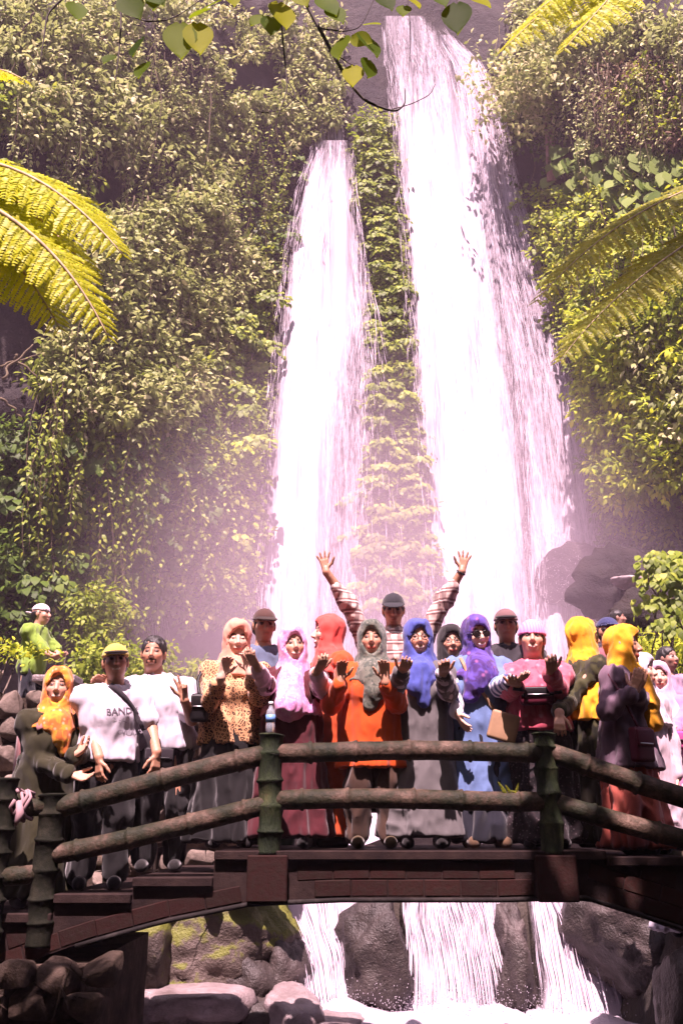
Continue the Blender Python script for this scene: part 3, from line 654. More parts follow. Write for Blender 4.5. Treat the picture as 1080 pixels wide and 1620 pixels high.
# roots and vines
roots('root_curtain', 'yellowish hanging roots on the shaded left cliff above the small bush', 'root', [(162, 690, 930), (178, 700, 960, 185), (186, 720, 950, 192), (205, 690, 900, 196), (214, 740, 930, 203), (148, 700, 880, 146), (222, 700, 860, 208)], M_ROOT, 401, rad=(.03, .08), off=(.6, 1.0))
roots('vine', 'thin bare vines hanging over the dark rock beside the left waterfall', 'vine', [(372, 225, 400), (385, 240, 395), (412, 215, 300, 368), (400, 180, 330), (352, 300, 460), (368, 240, 345), (384, 455, 560), (430, 240, 380)], M_ROOT, 402, rad=(.012, .028))
roots('vine', 'long pale vines trailing down the upper left shrubs', 'vine', [(130, 15, 130, 125), (250, 110, 300), (232, 310, 420), (300, 280, 400), (208, 310, 430), (60, 20, 60, 20), (330, 100, 260), (280, 300, 420), (345, 515, 560)], M_BARK, 403, rad=(.012, .03), off=(.8, 1.4))
roots('vine', 'thin vines on the dark wall right of the waterfall top', 'vine', [(782, 60, 220), (790, 40, 180), (805, 100, 260), (800, 210, 300), (845, 150, 300), (815, 40, 160)], M_ROOT, 404, rad=(.010, .022))
roots('branch', 'bare twigs sticking out at the far left edge below the fern', 'branch', [(0, 600, 545, 50), (0, 580, 560, 62), (0, 630, 660, 34), (20, 560, 600, 60)], M_BARK, 405, rad=(.02, .04), off=(1.2, 2.0))
roots('vine', 'dry brown stems hanging through the tangle at the upper right', 'vine', [(945, 100, 220), (955, 90, 200), (962, 100, 190), (935, 110, 210), (975, 150, 230), (990, 130, 215)], M_BARK, 406, rad=(.012, .022), off=(.9, 1.5))

# slender tree on the right of the falls
tp = on_cliff(873, 285, .9)[0]; tq = on_cliff(871, 185, .9)[0]; tq[1] = tp[1] - .2
tr = thing('cliff_tree', 'slender reddish trunked tree on the cliff right of the waterfall', 'tree', tp)
MB().tube([tp, tp * .6 + tq * .4 + [.05, 0, 0], tq, tq + [.1, -.1, 1.0]], [.13, .11, .10, .06], 8).build('trunk', M_TRUNK, tr, origin=tp)
MB().tube([tp + [-.12, .05, 0], tq + [-.16, 0, 0], tq + [-.4, 0, .8]], [.06, .05, .03], 6).build('trunk', M_TRUNK, tr, origin=tp)
r = np.random.default_rng(77); n = 260
cc = np.array([on_cliff(875, 130, 1.4)[0]]) + r.normal(0, 1, (n, 3)) * np.array([1.05, .6, .75])
P = (cc[:, None] + r.normal(0, .22, (n, 18, 3))).reshape(-1, 3); d = r.normal(0, 1, (len(P), 3)) + [0, -.3, -.7]
leaf_obj('crown', P, d, np.array([0, -.55, .8]) + r.normal(0, .4, (len(P), 3)), r.uniform(.16, .3, len(P)), .12, np.clip(r.normal(.55, .25, len(P)), 0, 1), L_PALE, tr, tp)

# big heart shaped leaves on the right
def heart_leaf_mesh():
    a = np.linspace(0, 1, 9); w = .55 * np.sin(np.pi * np.clip(a * .93 + .12, 0, 1)) ** .8 * (1 - .25 * a); w[-1] = 0.0
    V, Q = [], []
    for k in range(9):
        z = -.28 * a[k] ** 2
        V += [(a[k] - .12 * (k == 0), w[k], z + .10), (a[k], 0, z), (a[k] - .12 * (k == 0), -w[k], z + .10)]
    for k in range(8):
        b = k * 3; Q += [(b, b + 1, b + 4, b + 3), (b + 1, b + 2, b + 5, b + 4)]
    V = np.array(V); return npmesh('heart_leaf', V, np.array(Q), True, {'rnd': np.full(len(V), .5)})
def big_leaf_mat(name, c0, c1):
    s = NM(name); oi = s.n('ObjectInfo'); s.col(s.mix(oi.outputs['Random'], c0, c1)); s.set(Roughness=.65, Specular_IOR_Level=.08)
    tr = s.n('BsdfTranslucent'); s.l(s.mix(oi.outputs['Random'], c0, c1), tr.inputs[0]); mx = s.n('MixShader'); mx.inputs[0].default_value = .3
    s.l(s.b.outputs[0], mx.inputs[1]); s.l(tr.outputs[0], mx.inputs[2]); s.l(mx.outputs[0], s.out.inputs[0]); return s.m
M_BIGLEAF = big_leaf_mat('big_leaf', (.06, .11, .012), (.20, .27, .07))
hl = heart_leaf_mesh(); hl.materials.append(M_BIGLEAF)
def frame(d, up):
    d = unit(d); s_ = unit(np.cross(up, d)); u = np.cross(d, s_); return np.stack([d, s_, u], 1)
def M4(R, p, sc=1.0):
    m = Matrix.Identity(4)
    for i in range(3):
        for j in range(3): m[i][j] = R[i, j] * sc
        m[i][3] = p[i]
    return m
r = np.random.default_rng(88)
spots = [('cluster of big pale heart shaped leaves nearest the slender trunk', 900, 262, 26), ('cluster of big pale heart shaped leaves in the middle of the right cliff', 950, 275, 30),
         ('cluster of big heart shaped leaves below the dry tangle at the right', 1015, 250, 30), ('cluster of big heart shaped leaves cut by the right edge', 1070, 275, 26),
         ('lowest cluster of big heart shaped leaves above the long fern fronds', 985, 315, 22)]
for lab, px, py, n in spots:
    c0 = on_cliff(px, py, .3)[0]; t = thing('broadleaf_plant', lab, 'plant', c0)
    mb = MB()
    for k in range(n):
        q = on_cliff(px + r.normal(0, 26), py + r.normal(0, 22), r.uniform(.5, 1.2))[0]
        d = np.array([r.normal(0, .7), -.3, -.75 + r.normal(0, .2)]); up = np.array([r.normal(0, .25), -.8, .55])
        o = bpy.data.objects.new('leaf', hl); link(o, t); o.matrix_local = M4(frame(d, up), q - c0, r.uniform(.45, .75))
        mb.tube([(c0 + q) / 2 + [0, .3, -.3], q + [0, .05, .02], q], [.02, .014, .01], 4, False)
    o = mb.build('stem', M_ROOT, t, origin=c0); o['kind'] = 'stuff'

# tree ferns
M_RACHIS = NM('fern_rachis'); nn = M_RACHIS.noise(20, None, 3); M_RACHIS.col(M_RACHIS.ramp(nn, [(.3, (.22, .15, .07)), (.7, (.45, .34, .20))])); M_RACHIS.set(Roughness=.7); M_RACHIS = M_RACHIS.m
def pinna_mesh(seed, n=15):
    """one pinna of unit length along +x with toothed leaflets on both sides"""
    r = np.random.default_rng(seed); P, D, Nn, L = [], [], [], []
    for k in range(n):
        u = (k + .4) / n; w = .21 * (1 - u) ** .6 * (.55 + .45 * min(1, u * 5)) + .012
        for sgn in (-1, 1):
            P.append((u, 0, -.22 * u * u)); D.append((.45, sgn, -.25 + r.normal(0, .12))); Nn.append((r.normal(0, .15), 0, 1)); L.append(w * r.uniform(.85, 1.1))
    V, F, R = leaf_field(np.array(P), np.array(D), np.array(Nn), np.array(L), np.full(len(L), .085), np.clip(r.normal(.5, .22, len(L)), 0, 1))
    mb = MB().tube([(0, 0, 0), (.5, 0, -.055), (1, 0, -.22)], [.006, .004, .002], 4, False)
    V2 = np.concatenate(mb.V); n0 = len(V); V = np.concatenate([V, V2]); F[0] = np.concatenate([F[0], np.concatenate(mb.Q) + n0])
    return npmesh('pinna', V, F, True, {'rnd': np.concatenate([R, np.full(len(V2), .3)])})
def frond(parent, origin, p0, pm, p1, up, width, npair, mat_pin, seed, tipless=.02):
    r = np.random.default_rng(seed); s_ = np.linspace(0, 1, 24)[:, None]
    C = (1 - s_) ** 2 * np.array(p0) + 2 * s_ * (1 - s_) * np.array(pm) + s_ ** 2 * np.array(p1)
    f = MB().tube(C, np.linspace(.017, .003, 24), 6).build('frond', M_RACHIS, parent, origin=origin)
    key = mat_pin.name + '_pinna'; 
    if key not in FERN: 
        FERN[key] = [pinna_mesh(900 + k) for k in range(3)]
        for m in FERN[key]: m.materials.append(mat_pin)
    T = np.gradient(C, axis=0)
    for k in range(npair):
        u = .04 + .95 * (k / (npair - 1)); i = u * 23; a = int(min(i, 22)); c = C[a] + (C[a + 1] - C[a]) * (i - a); t = unit(T[a])
        sd = unit(np.cross(t, up)); nn = np.cross(sd, t)
        Lk = width * (math.sin(math.pi * (.12 + .86 * u) ** .8) ** .7) * r.uniform(.9, 1.08) + .02
        for sg in (-1, 1):
            d = sd * sg + t * (.42 + .4 * u) - nn * (.10 + r.normal(0, .05)) + r.normal(0, .04, 3)
            o = bpy.data.objects.new('pinna', FERN[key][(k + (sg > 0)) % 3]); link(o, f); o.matrix_local = M4(frame(d, nn + r.normal(0, .1, 3)), c - np.array(origin), Lk)
    return f
FERN = {}
def fern_trunk(parent, base, top, origin):
    s_ = np.linspace(0, 1, 18)[:, None]; C = np.array(base) + (np.array(top) - np.array(base)) * s_ + .05 * np.sin(s_ * 9)
    MB().tube(C, .075 + .012 * np.sin(np.arange(18) * 2.1), 10).build('trunk', M_TWIG, parent, origin=origin)
# left fern: crown just outside the left edge
YL = 3.4
top = at(-150, 260, YL); base = np.array([top[0] - .2, top[1] + .1, groundz(top[0], top[1])])
fl = thing('tree_fern', 'glowing yellow tree fern fronds reaching in from the left edge', 'fern', base)
fern_trunk(fl, base, top, base)
UP = np.array([0.1, -.55, .85])
frond(fl, base, top, at(40, 215, YL), at(196, 405, YL - .1), np.array([.25, -.75, .6]), .30, 34, L_FERN, 1)
frond(fl, base, top + [0, -.05, -.1], at(70, 315, YL - .2), at(172, 535, YL - .2), np.array([.35, -.8, .45]), .24, 32, L_FERN, 2)
frond(fl, base, top + [0, .1, -.1], at(0, 340, YL + .2), at(95, 520, YL + .3), np.array([.3, -.8, .45]), .26, 28, L_FERN, 3)
frond(fl, base, top + [0, .0, .0], at(20, 270, YL + .1), at(150, 440, YL + .1), np.array([.2, -.7, .65]), .27, 30, L_FERN, 5)
frond(fl, base, top + [0, .1, .05], at(-60, 60, YL + .2), at(40, 128, YL), np.array([.2, -.6, .7]), .20, 24, L_FERN, 4)
# right ferns: crown outside the right edge, further away
YR = 8.6
top = at(1270, 255, YR); base = np.array([top[0] + .3, top[1] + .3, groundz(top[0], top[1])])
fr = thing('tree_fern', 'long feathery green fern fronds arching in from the right edge', 'fern', base)
fern_trunk(fr, base, top, base)
frond(fr, base, top, at(1010, 285, YR), at(846, 478, YR - .5), np.array([-.35, -.75, .55]), .62, 34, L_FERNR, 11)
frond(fr, base, top + [0, -.1, -.3], at(1010, 400, YR - .4), at(884, 572, YR - .9), np.array([-.4, -.8, .45]), .58, 32, L_FERNR, 12)
frond(fr, base, top + [0, -.1, -.3], at(1120, 330, YR - .2), at(1010, 470, YR - .3), np.array([-.3, -.8, .5]), .5, 26, L_FERNR, 13)
YT = 7.0
top = at(1085, -130, YT); base = np.array([top[0] + 1.2, top[1] + .3, groundz(top[0] + 1.2, top[1])])
ft = thing('tree_fern', 'yellow green fern frond hanging in at the top right edge', 'fern', base)
fern_trunk(ft, base, top, base)
frond(ft, base, top, at(930, -60, YT), at(796, 78, YT - .2), np.array([-.2, -.7, .65]), .62, 36, L_FERN, 21)
frond(ft, base, top, at(1010, -60, YT - .2), at(890, 80, YT - .5), np.array([-.2, -.7, .65]), .56, 32, L_FERN, 22)
frond(ft, base, top, at(980, -90, YT - .1), at(840, 25, YT - .3), np.array([-.2, -.7, .65]), .52, 32, L_FERN, 23)

# overhanging branch with round leaves at the top
def round_leaf_mesh():
    a = np.linspace(0, 1, 7); w = .33 * np.sin(np.pi * (a * .97 + .03) ** .85) ** .9; V, Q = [], []
    for k in range(7):
        z = -.12 * a[k] ** 2; V += [(a[k], w[k], z + .05), (a[k], 0, z), (a[k], -w[k], z + .05)]
    for k in range(6):
        b = k * 3; Q += [(b, b + 1, b + 4, b + 3), (b + 1, b + 2, b + 5, b + 4)]
    return npmesh('round_leaf', np.array(V), np.array(Q))
s = NM('branch_leaf'); oi = s.n('ObjectInfo'); c = s.ramp(oi.outputs['Random'], [(0, (.015, .045, .002)), (.5, (.07, .13, .003)), (1, (.32, .34, .004))])
s.col(c); s.set(Roughness=.6, Specular_IOR_Level=.06); tr_ = s.n('BsdfTranslucent'); s.l(s.mix(.5, c, (.22, .30, .002)), tr_.inputs[0]); mx = s.n('MixShader'); mx.inputs[0].default_value = .55
s.l(s.b.outputs[0], mx.inputs[1]); s.l(tr_.outputs[0], mx.inputs[2]); s.l(mx.outputs[0], s.out.inputs[0])
rl = round_leaf_mesh(); rl.materials.append(s.m)
YB = 3.2; b0 = at(420, -160, YB - .3)
t0_ = np.array([-3.4, -1.5, float(groundz(-3.4, -1.5))])
ob = thing('overhanging_tree', 'tree whose dark twigs and round green leaves hang across the top edge, with an unseen crown shaped for shade', 'tree', b0)
MB().tube([t0_, t0_ + [.2, .1, 2.5], [-2.6, -1.2, 4.5], [-1.2, -.4, 6.0], [0, 0, 7.0]], [.22, .18, .15, .11, .06], 10).build('trunk', M_TWIG, ob, origin=b0)
MB().tube([[-1.2, -.4, 6.0], [-.8, 1.0, 5.6], b0], [.07, .04, .016], 8).build('limb', M_TWIG, ob, origin=b0)
MB().tube([[-2.6, -1.2, 4.5], [-4.0, .5, 6.5], [-5.5, 1.5, 7.2]], [.10, .07, .04], 8).build('limb', M_TWIG, ob, origin=b0)
r = np.random.default_rng(70); n = 17000
cp = r.random((n, 3)) * [16, 9.75, 2.6] + [-8, -6.0, 4.5]
k_ = (cp[:, 2] - 4.0) / sdir[2]; hx, hy = cp[:, 0] - k_ * sdir[0], cp[:, 1] - k_ * sdir[1]     # a gap in the crown lets the sun onto the hanging leaves
kb = (cp[:, 2] - 2.1) / sdir[2]; fx, fy = cp[:, 0] - kb * sdir[0], cp[:, 1] - kb * sdir[1]      # and onto the fern fronds
cp = cp[(fbm(cp / 1.3, 2, 71) > -.45) & ~((fx < -.6) & (fx > -2.4) & (fy > 2.8)) & (cp[:, 2] < .70 + r.normal(0, .10, n) + (6.4 - cp[:, 1]) / (-sdir[1] / sdir[2])) & (cp[:, 2] > 1.0 + 1.22 * cp[:, 1]) & ~((np.abs(hx + .15) < 1.1) & (hy > 2.6))]
leaf_obj('crown', cp, r.normal(0, 1, (len(cp), 3)) + [0, 0, -.5], r.normal(0, .6, (len(cp), 3)) + [0, 0, 1], .30, .22, r.random(len(cp)), L_DEEP, ob, b0)  # unseen crown, added and trimmed to shade the bridge front below the heads
def twig(pts, r0, r1, Y=YB):
    P = np.array([at(x, y, Y + dy) for x, y, dy in [(p + (0,))[:3] for p in pts]]); n = len(P)
    tt = np.linspace(0, n - 1, 5 * n); C = np.stack([np.interp(tt, np.arange(n), P[:, k]) for k in range(3)], 1)
    for _ in range(3): C[1:-1] = (C[:-2] + 2 * C[1:-1] + C[2:]) / 4
    MB().tube(C, np.linspace(r0, r1, len(C)), 6).build('twig', M_TWIG, ob, origin=b0)
twig([(420, -160, -.3), (330, -60), (240, -30), (120, -20)], .016, .008)
twig([(420, -160, -.3), (470, -20), (505, 45), (545, 120), (575, 160), (625, 178), (641, 165), (640, 140)], .012, .0022)
twig([(600, 178), (650, 165), (680, 150), (688, 133)], .0026, .0016)
twig([(190, -25), (192, 40), (188, 90), (181, 140)], .006, .002)
twig([(120, -20), (75, 20), (70, 60), (64, 98)], .006, .002)
twig([(438, -40), (447, 60), (452, 110), (455, 140), (440, 185)], .006, .002)
twig([(452, 125), (470, 150), (452, 172), (415, 180), (405, 170)], .003, .0012)
twig([(455, 148), (480, 165), (500, 200)], .003, .0012)
twig([(190, 15), (230, 35), (265, 32), (290, 20), (330, -10)], .004, .002)
twig([(505, 45), (540, 50), (570, 45), (600, -20)], .004, .002)
twig([(520, 80), (560, 105), (580, 110)], .003, .0015)
twig([(420, -160, -.3), (560, -80), (700, -50), (760, -30)], .012, .005)
twig([(640, -60), (650, 60), (645, 125)], .003, .0012)
twig([(720, -45), (722, 0), (724, 12)], .004, .002)
r = np.random.default_rng(99)
LV = [(285, 38, 285, 92, 9), (312, 38, 316, 84, 8), (225, 62, 205, 88, 4), (196, -5, 222, 28, 3), (230, -12, 262, 6, 3), (300, 30, 335, 8, 4), (318, 18, 352, -6, 3), (180, 88, 162, 98, 2), (232, 100, 215, 122, 3),
      (418, 26, 394, 38, 3), (428, 28, 428, 54, 2), (440, 5, 455, 44, 2), (505, -4, 535, 22, 4), (520, 12, 545, 34, 3), (575, 40, 604, 34, 3), (570, 55, 602, 88, 5), (560, 105, 556, 135, 3), (582, 95, 584, 122, 2),
      (545, 60, 530, 92, 3), (640, -5, 668, 10, 3), (722, 6, 722, 52, 8), (742, -4, 780, 8, 3), (640, 10, 636, 24, 2), (600, -8, 622, 14, 2), (120, 5, 124, 30, 1), (250, -10, 240, 14, 2), (360, -12, 372, 8, 2), (690, -10, 706, 8, 2), (470, -10, 486, 8, 2), (555, 60, 592, 66, 3)]
for x0, y0, x1, y1, w in LV:
    p0, p1 = at(x0, y0, YB - .05), at(x1, y1, YB - .10); d = p1 - p0; Lk = np.linalg.norm(d)
    o = bpy.data.objects.new('leaf', rl); link(o, ob); o.matrix_local = M4(frame(d, np.array([r.normal(0, .35), -.8, .5 + r.normal(0, .3)])), p0 - b0, Lk * .92)
# ------------------------------------------------------------------ bridge
s = NM('mossy_bamboo'); tc = s.n('NewGeometry').outputs['Position']
n1 = s.noise(5, tc, 5, .65); n2 = s.noise(24, tc, 4, .7); n3 = s.noise(60, tc, 3, .6)
c = s.ramp(n1, [(.34, (.009, .013, .008)), (.45, (.026, .024, .014)), (.55, (.062, .041, .029)), (.70, (.15, .10, .075))])
c = s.mix(s.ramp(n2, [(.42, (0, 0, 0)), (.62, (1, 1, 1))]), c, s.mix(.6, c, (.02, .022, .012))); s.col(c)
s.set(Roughness=.6, Specular_IOR_Level=.12); s.bump(s.math('ADD', n2, s.math('MULTIPLY', n3, .5)), .5, .02); M_BAMBOO = s.m
s = NM('green_post'); tc = s.n('NewGeometry').outputs['Position']
n1 = s.noise(4, tc, 5, .65); n2 = s.noise(22, tc, 4, .7, (2, 2, .5))
c = s.ramp(n1, [(.35, (.010, .016, .008)), (.5, (.022, .032, .014)), (.62, (.05, .058, .024)), (.75, (.08, .055, .035))]); s.col(s.mix(s.ramp(n2, [(.4, (0, 0, 0)), (.7, (1, 1, 1))]), c, s.mix(.5, c, (.01, .012, .01))))
s.set(Roughness=.7, Specular_IOR_Level=.1); s.bump(n2, .6, .03); M_POST = s.m
s = NM('old_brick'); oi = s.n('ObjectInfo'); tc = s.n('NewGeometry').outputs['Position']; n2 = s.noise(30, tc, 4, .7)
c = s.ramp(oi.outputs['Random'], [(0, (.020, .009, .008)), (.5, (.025, .010, .009)), (1, (.030, .012, .010))]); s.col(s.mix(s.ramp(n2, [(.4, (0, 0, 0)), (.7, (1, 1, 1))]), c, s.mix(.6, c, (.02, .018, .014)))); s.set(Roughness=.85, Specular_IOR_Level=.05); s.bump(n2, .5, .01); M_BRICK = s.m
M_CONC = mat_rock('dark_concrete', (.009, .008, .008), (.020, .017, .016), (.042, .036, .033), moss=.1, mosscol=(.03, .035, .01), scale=4, rough=.85, bump=.4)
M_SLAB = mat_rock('dark_mortar', (.012, .008, .008), (.026, .016, .014), (.04, .026, .022), scale=4, rough=.85, bump=.4)
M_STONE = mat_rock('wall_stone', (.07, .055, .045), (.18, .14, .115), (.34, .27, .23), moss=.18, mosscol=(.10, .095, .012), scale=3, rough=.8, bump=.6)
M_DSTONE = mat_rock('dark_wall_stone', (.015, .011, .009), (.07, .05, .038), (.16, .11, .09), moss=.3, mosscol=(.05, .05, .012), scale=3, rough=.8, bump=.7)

for m_ in (M_CONC, M_SLAB, M_STONE, M_DSTONE): m_.node_tree.nodes['Principled BSDF'].inputs['Specular IOR Level'].default_value = .08
M_SHADEPOST = mat_rock('shade_toned_post', (.006, .007, .005), (.014, .015, .010), (.035, .032, .022), scale=5, rough=.8, bump=.5); M_SHADEPOST.node_tree.nodes['Principled BSDF'].inputs['Specular IOR Level'].default_value = .06  # shade over the left-end posts is put into this darker tone
BF, BB = 6.0, 7.8
bo = np.array([.4, 6.9, -.3])
br = thing('bridge', 'arched footbridge with green bamboo style railings and dark brick sides carrying the group', 'bridge', bo)
def bamboo(a, b, r, seed, node=.42, name='rail', mat=None):
    a, b = np.array(a, float), np.array(b, float); L = np.linalg.norm(b - a); rr = np.random.default_rng(seed); pos, rad = [0], [r * .9]
    x = rr.uniform(.1, .3)
    while x < L - .06:
        for dx, k in ((-.05, .955), (-.018, 1.0), (-.008, 1.10), (.004, 1.10), (.012, .93), (.03, .97), (.12, .94)):
            if pos[-1] < x + dx < L: pos.append(x + dx); rad.append(r * k * (1 + rr.normal(0, .012)))
        x += node * rr.uniform(.8, 1.25)
    pos.append(L); rad.append(r * .92); P = a + (b - a) * (np.array(pos) / L)[:, None]
    P[:, 2] += .010 * np.sin(np.array(pos) * 3 + seed)
    return MB().tube(P, rad, 16).build(name, mat or M_BAMBOO, br, origin=bo)
def post(x, y, z0, z1, r, seed, mat=None):
    rr = np.random.default_rng(seed); zs, rad = [z0], [r * .95]; z = z0
    while z < z1 - .02:
        h = min(rr.uniform(.13, .19), z1 - z)
        for f, k in ((.12, .90), (.5, .90), (.88, .97), (.95, 1.08), (1.0, 1.06)): zs.append(z + h * f); rad.append(r * k * (1 + rr.normal(0, .02)))
        z += h
    zs += [z1 + .004, z1 + .004]; rad += [r * .95, r * .3]
    P = np.stack([x + .006 * np.sin(np.array(zs) * 9), np.full(len(zs), y), np.array(zs)], 1)
    mb = MB().tube(P, rad, 18); V = mb.V[0]; V += .006 * fbm(V * 18, 2, seed)[:, None] * np.array([1, 1, .6])
    return mb.build('post', mat or M_POST, br, origin=bo)
PX1, PX2 = -.46, 1.335
for (yy, sd) in ((BF, 1), (BB, 50)):
    post(PX1, yy, -.02, .715, .082, 2 + sd); post(PX2, yy, -.02, .720, .078, 3 + sd); 
    bamboo((PX1, yy, .605), (PX2, yy, .605), .066, 4 + sd, .36); bamboo((PX1, yy, .305), (PX2, yy, .305), .064, 5 + sd, .36)
    bamboo((PX1, yy, .59), (-1.84, yy, .265), .070, 6 + sd); bamboo((PX1, yy, .27), (-1.84, yy, -.025), .064, 7 + sd)
    bamboo((PX2, yy, .61), (2.9, yy, .10), .070, 8 + sd); bamboo((PX2, yy, .305), (2.9, yy, -.14), .066, 9 + sd)
    post(-1.86, yy, -.55, .34, .085, 10 + sd, M_SHADEPOST); post(-2.15, yy - .08 * (sd == 1), -.60, .43, .085, 11 + sd, M_SHADEPOST); post(2.9, yy, -.55, .25, .08, 12 + sd)
    bamboo((-1.86, yy, .25), (-2.13, yy - .08, .25), .06, 13 + sd, .2); bamboo((-1.86, yy, -.14), (-2.13, yy - .08, -.15), .062, 14 + sd, .2)
    for px_ in (PX1, PX2):
        me = bevel_mesh(MB().box((0, 0, 0), (.25, .16, .27)).mesh('pedestal', False), .008, 1)
        mobj('pedestal', me, M_BRICK, br, np.array([px_, yy - (.015 if sd == 1 else -.015), -.160]) - bo)
# arched slab: top profile in steps, curved underside
def soffit(x):
    return np.interp(x, [-2.4, -1.6, -1.1, -.56, .0, 1.0, 1.5, 2.16, 2.9, 3.4], [-.80, -.53, -.40, -.30, -.278, -.278, -.262, -.46, -.72, -.9])
STEPS = [(-2.4, -1.78, -.36), (-1.78, -1.30, -.25), (-1.30, -.80, -.155), (-.80, 1.66, 0.0), (1.66, 2.2, -.035), (2.2, 2.75, -.15), (2.75, 3.4, -.28)]
def deckz(x):
    for a, b, z in STEPS:
        if a <= x < b: return z
    return STEPS[0][2] if x < 0 else STEPS[-1][2]
mb = MB()
for k, (a, b, z) in enumerate(STEPS):
    xs = np.linspace(a, b, 7); lo = soffit(xs); hi = np.full(7, z - .055)
    for y0, y1 in ((BF - .01, BB + .01),):
        for j in range(6):
            V = [(xs[j], y0, lo[j]), (xs[j + 1], y0, lo[j + 1]), (xs[j + 1], y0, hi[j + 1]), (xs[j], y0, hi[j]), (xs[j], y1, lo[j]), (xs[j + 1], y1, lo[j + 1]), (xs[j + 1], y1, hi[j + 1]), (xs[j], y1, hi[j])]
            mb.add(V, [(0, 1, 2, 3), (5, 4, 7, 6), (0, 4, 5, 1), (3, 2, 6, 7), (0, 3, 7, 4), (1, 5, 6, 2)])
mb.build('arch_slab', M_SLAB, br, smooth=False, origin=bo)
for a, b, z in STEPS:
    me = bevel_mesh(MB().box(((a + b) / 2, (BF + BB) / 2, z - .0275), (b - a - .004, BB - BF + .10, .055)).mesh('step', False), .006, 1)
    for v in me.vertices: v.co -= Vector(bo)
    mobj('step', me, M_SLAB, br)
bk = bevel_mesh(MB().box((0, 0, 0), (.225, .026, .097)).mesh('brick', False), .006, 1); bk.materials.append(M_BRICK)
rr = np.random.default_rng(3)
for yy, sg in ((BF - .002, 1), (BB + .002, -1)):
    for row in range(6):
        x = -2.05 + (row % 2) * .11
        while x < 3.0:
            ang = math.atan2(float(soffit(x + .1) - soffit(x - .1)), .2); z = float(soffit(x)) + .060 + row * .1
            zt = min(deckz(x - .09), deckz(x + .09)) - .06
            near = abs(x - PX1) < .235 or abs(x - PX2) < .235
            if z + .045 < zt and not near and (sg == 1 or row < 1):
                o = bpy.data.objects.new('brick', bk); link(o, br); o.location = np.array([x, yy + rr.normal(0, .002), z]) - bo; o.rotation_euler = (0, -ang, rr.normal(0, .006))
            x += .228 * math.cos(ang)
s_ = np.linspace(-1.62, 2.9, 40); P = np.stack([s_, np.full(40, BF - .03), soffit(s_) - .008], 1)
MB().tube(P, .016, 6).build('soffit_lip', M_CONC, br, origin=bo)

# ------------------------------------------------------------------ masonry
def stone_meshes(n, seed, mat):
    out = []
    for k in range(n):
        rk = np.random.default_rng(seed * 31 + k); P = rk.uniform(-1, 1, (26, 3)); P = P / np.maximum(np.abs(P).max(1), 1e-3)[:, None] * rk.uniform(.42, .56, (26, 1)); P += rk.normal(0, .04, P.shape)
        bm = bmesh.new(); [bm.verts.new(p) for p in P]; bmesh.ops.convex_hull(bm, input=bm.verts); bmesh.ops.delete(bm, geom=[v for v in bm.verts if not v.link_faces], context='VERTS')
        bmesh.ops.bevel(bm, geom=bm.edges[:], offset=.05, segments=2, affect='EDGES', profile=.5); me = bpy.data.meshes.new('stone'); bm.to_mesh(me); bm.free()
        Vv = np.array([v.co[:] for v in me.vertices]); Vv *= (1 + .05 * fbm(Vv * 5 + k, 2, seed + k))[:, None]; me.vertices.foreach_set('co', Vv.astype(np.float32).ravel()); me.polygons.foreach_set('use_smooth', np.ones(len(me.polygons), bool)); me.update(); me.materials.append(mat); out.append(me)
    return out
def masonry(name, label, cat, x0, x1, y, z0, top, mat, core, cell, seed, depth=.5):
    c0 = np.array([(x0 + x1) / 2, y + depth / 2, z0]); t = thing(name, label, cat, c0); ms = stone_meshes(6, seed, mat); r = np.random.default_rng(seed)
    xs = np.linspace(x0, x1, 12); mb = MB(); P0 = np.stack([xs, 0 * xs + y + .08, 0 * xs + z0], 1); P1 = P0.copy(); P1[:, 2] = [top(x) - .06 for x in xs]
    P2 = P1 + [0, depth, 0]; P3 = P0 + [0, depth, 0]; V = np.stack([P0, P1, P2, P3], 1).reshape(-1, 3); Q = []
    for k in range(11):
        b = 4 * k
        for a_, b_ in ((0, 1), (1, 2), (2, 3)): Q.append((b + a_, b + 4 + a_, b + 4 + b_, b + b_))
    Q += [(0, 1, 2, 3), (44, 47, 46, 45)]; mb.add(V, Q).build('core', core, t, smooth=False, origin=c0)
    z = z0 + cell[1] * .5; row = 0
    while True:
        any_ = False; x = x0 + (row % 2) * cell[0] * .4 + r.uniform(0, .05)
        while x < x1:
            w = cell[0] * r.uniform(.7, 1.35)
            if z - cell[1] * .3 < top(x + w / 2):
                any_ = True; o = bpy.data.objects.new('stone', ms[r.integers(6)]); link(o, t)
                o.location = np.array([x + w / 2, y + .05 + r.normal(0, .02), z + r.normal(0, cell[1] * .12)]) - c0
                o.rotation_euler = (r.normal(0, .12), r.normal(0, .22), r.normal(0, .15)); o.scale = (w * .86, .26, cell[1] * r.uniform(.78, 1.0))
            x += w
        z += cell[1]; row += 1
        if not any_ or row > 30: break
    return t
masonry('stone_wall', 'rough field stone wall behind the left end of the bridge', 'wall', -4.4, -2.45, 8.7, -.6, lambda x: np.interp(x, [-4.4, -3.2, -2.45], [1.76, 1.40, 1.34]), M_STONE, M_DSTONE, (.30, .25), 5)
masonry('stone_wall', 'low tumbled stone wall behind the two men in white shirts', 'wall', -2.4, -.75, 8.95, -.5, lambda x: np.interp(x, [-2.4, -1.5, -.75], [1.42, 1.30, 1.15]), M_STONE, M_DSTONE, (.30, .22), 6)
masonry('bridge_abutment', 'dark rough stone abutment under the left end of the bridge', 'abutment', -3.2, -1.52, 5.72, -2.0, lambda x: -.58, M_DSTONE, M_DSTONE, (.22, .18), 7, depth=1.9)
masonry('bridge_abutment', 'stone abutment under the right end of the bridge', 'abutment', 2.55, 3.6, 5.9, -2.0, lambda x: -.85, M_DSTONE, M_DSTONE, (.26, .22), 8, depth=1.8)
b_ = bevel_mesh(MB().box((0, 0, 0), (.42, .3, .07)).mesh('slab', False), .02, 2)
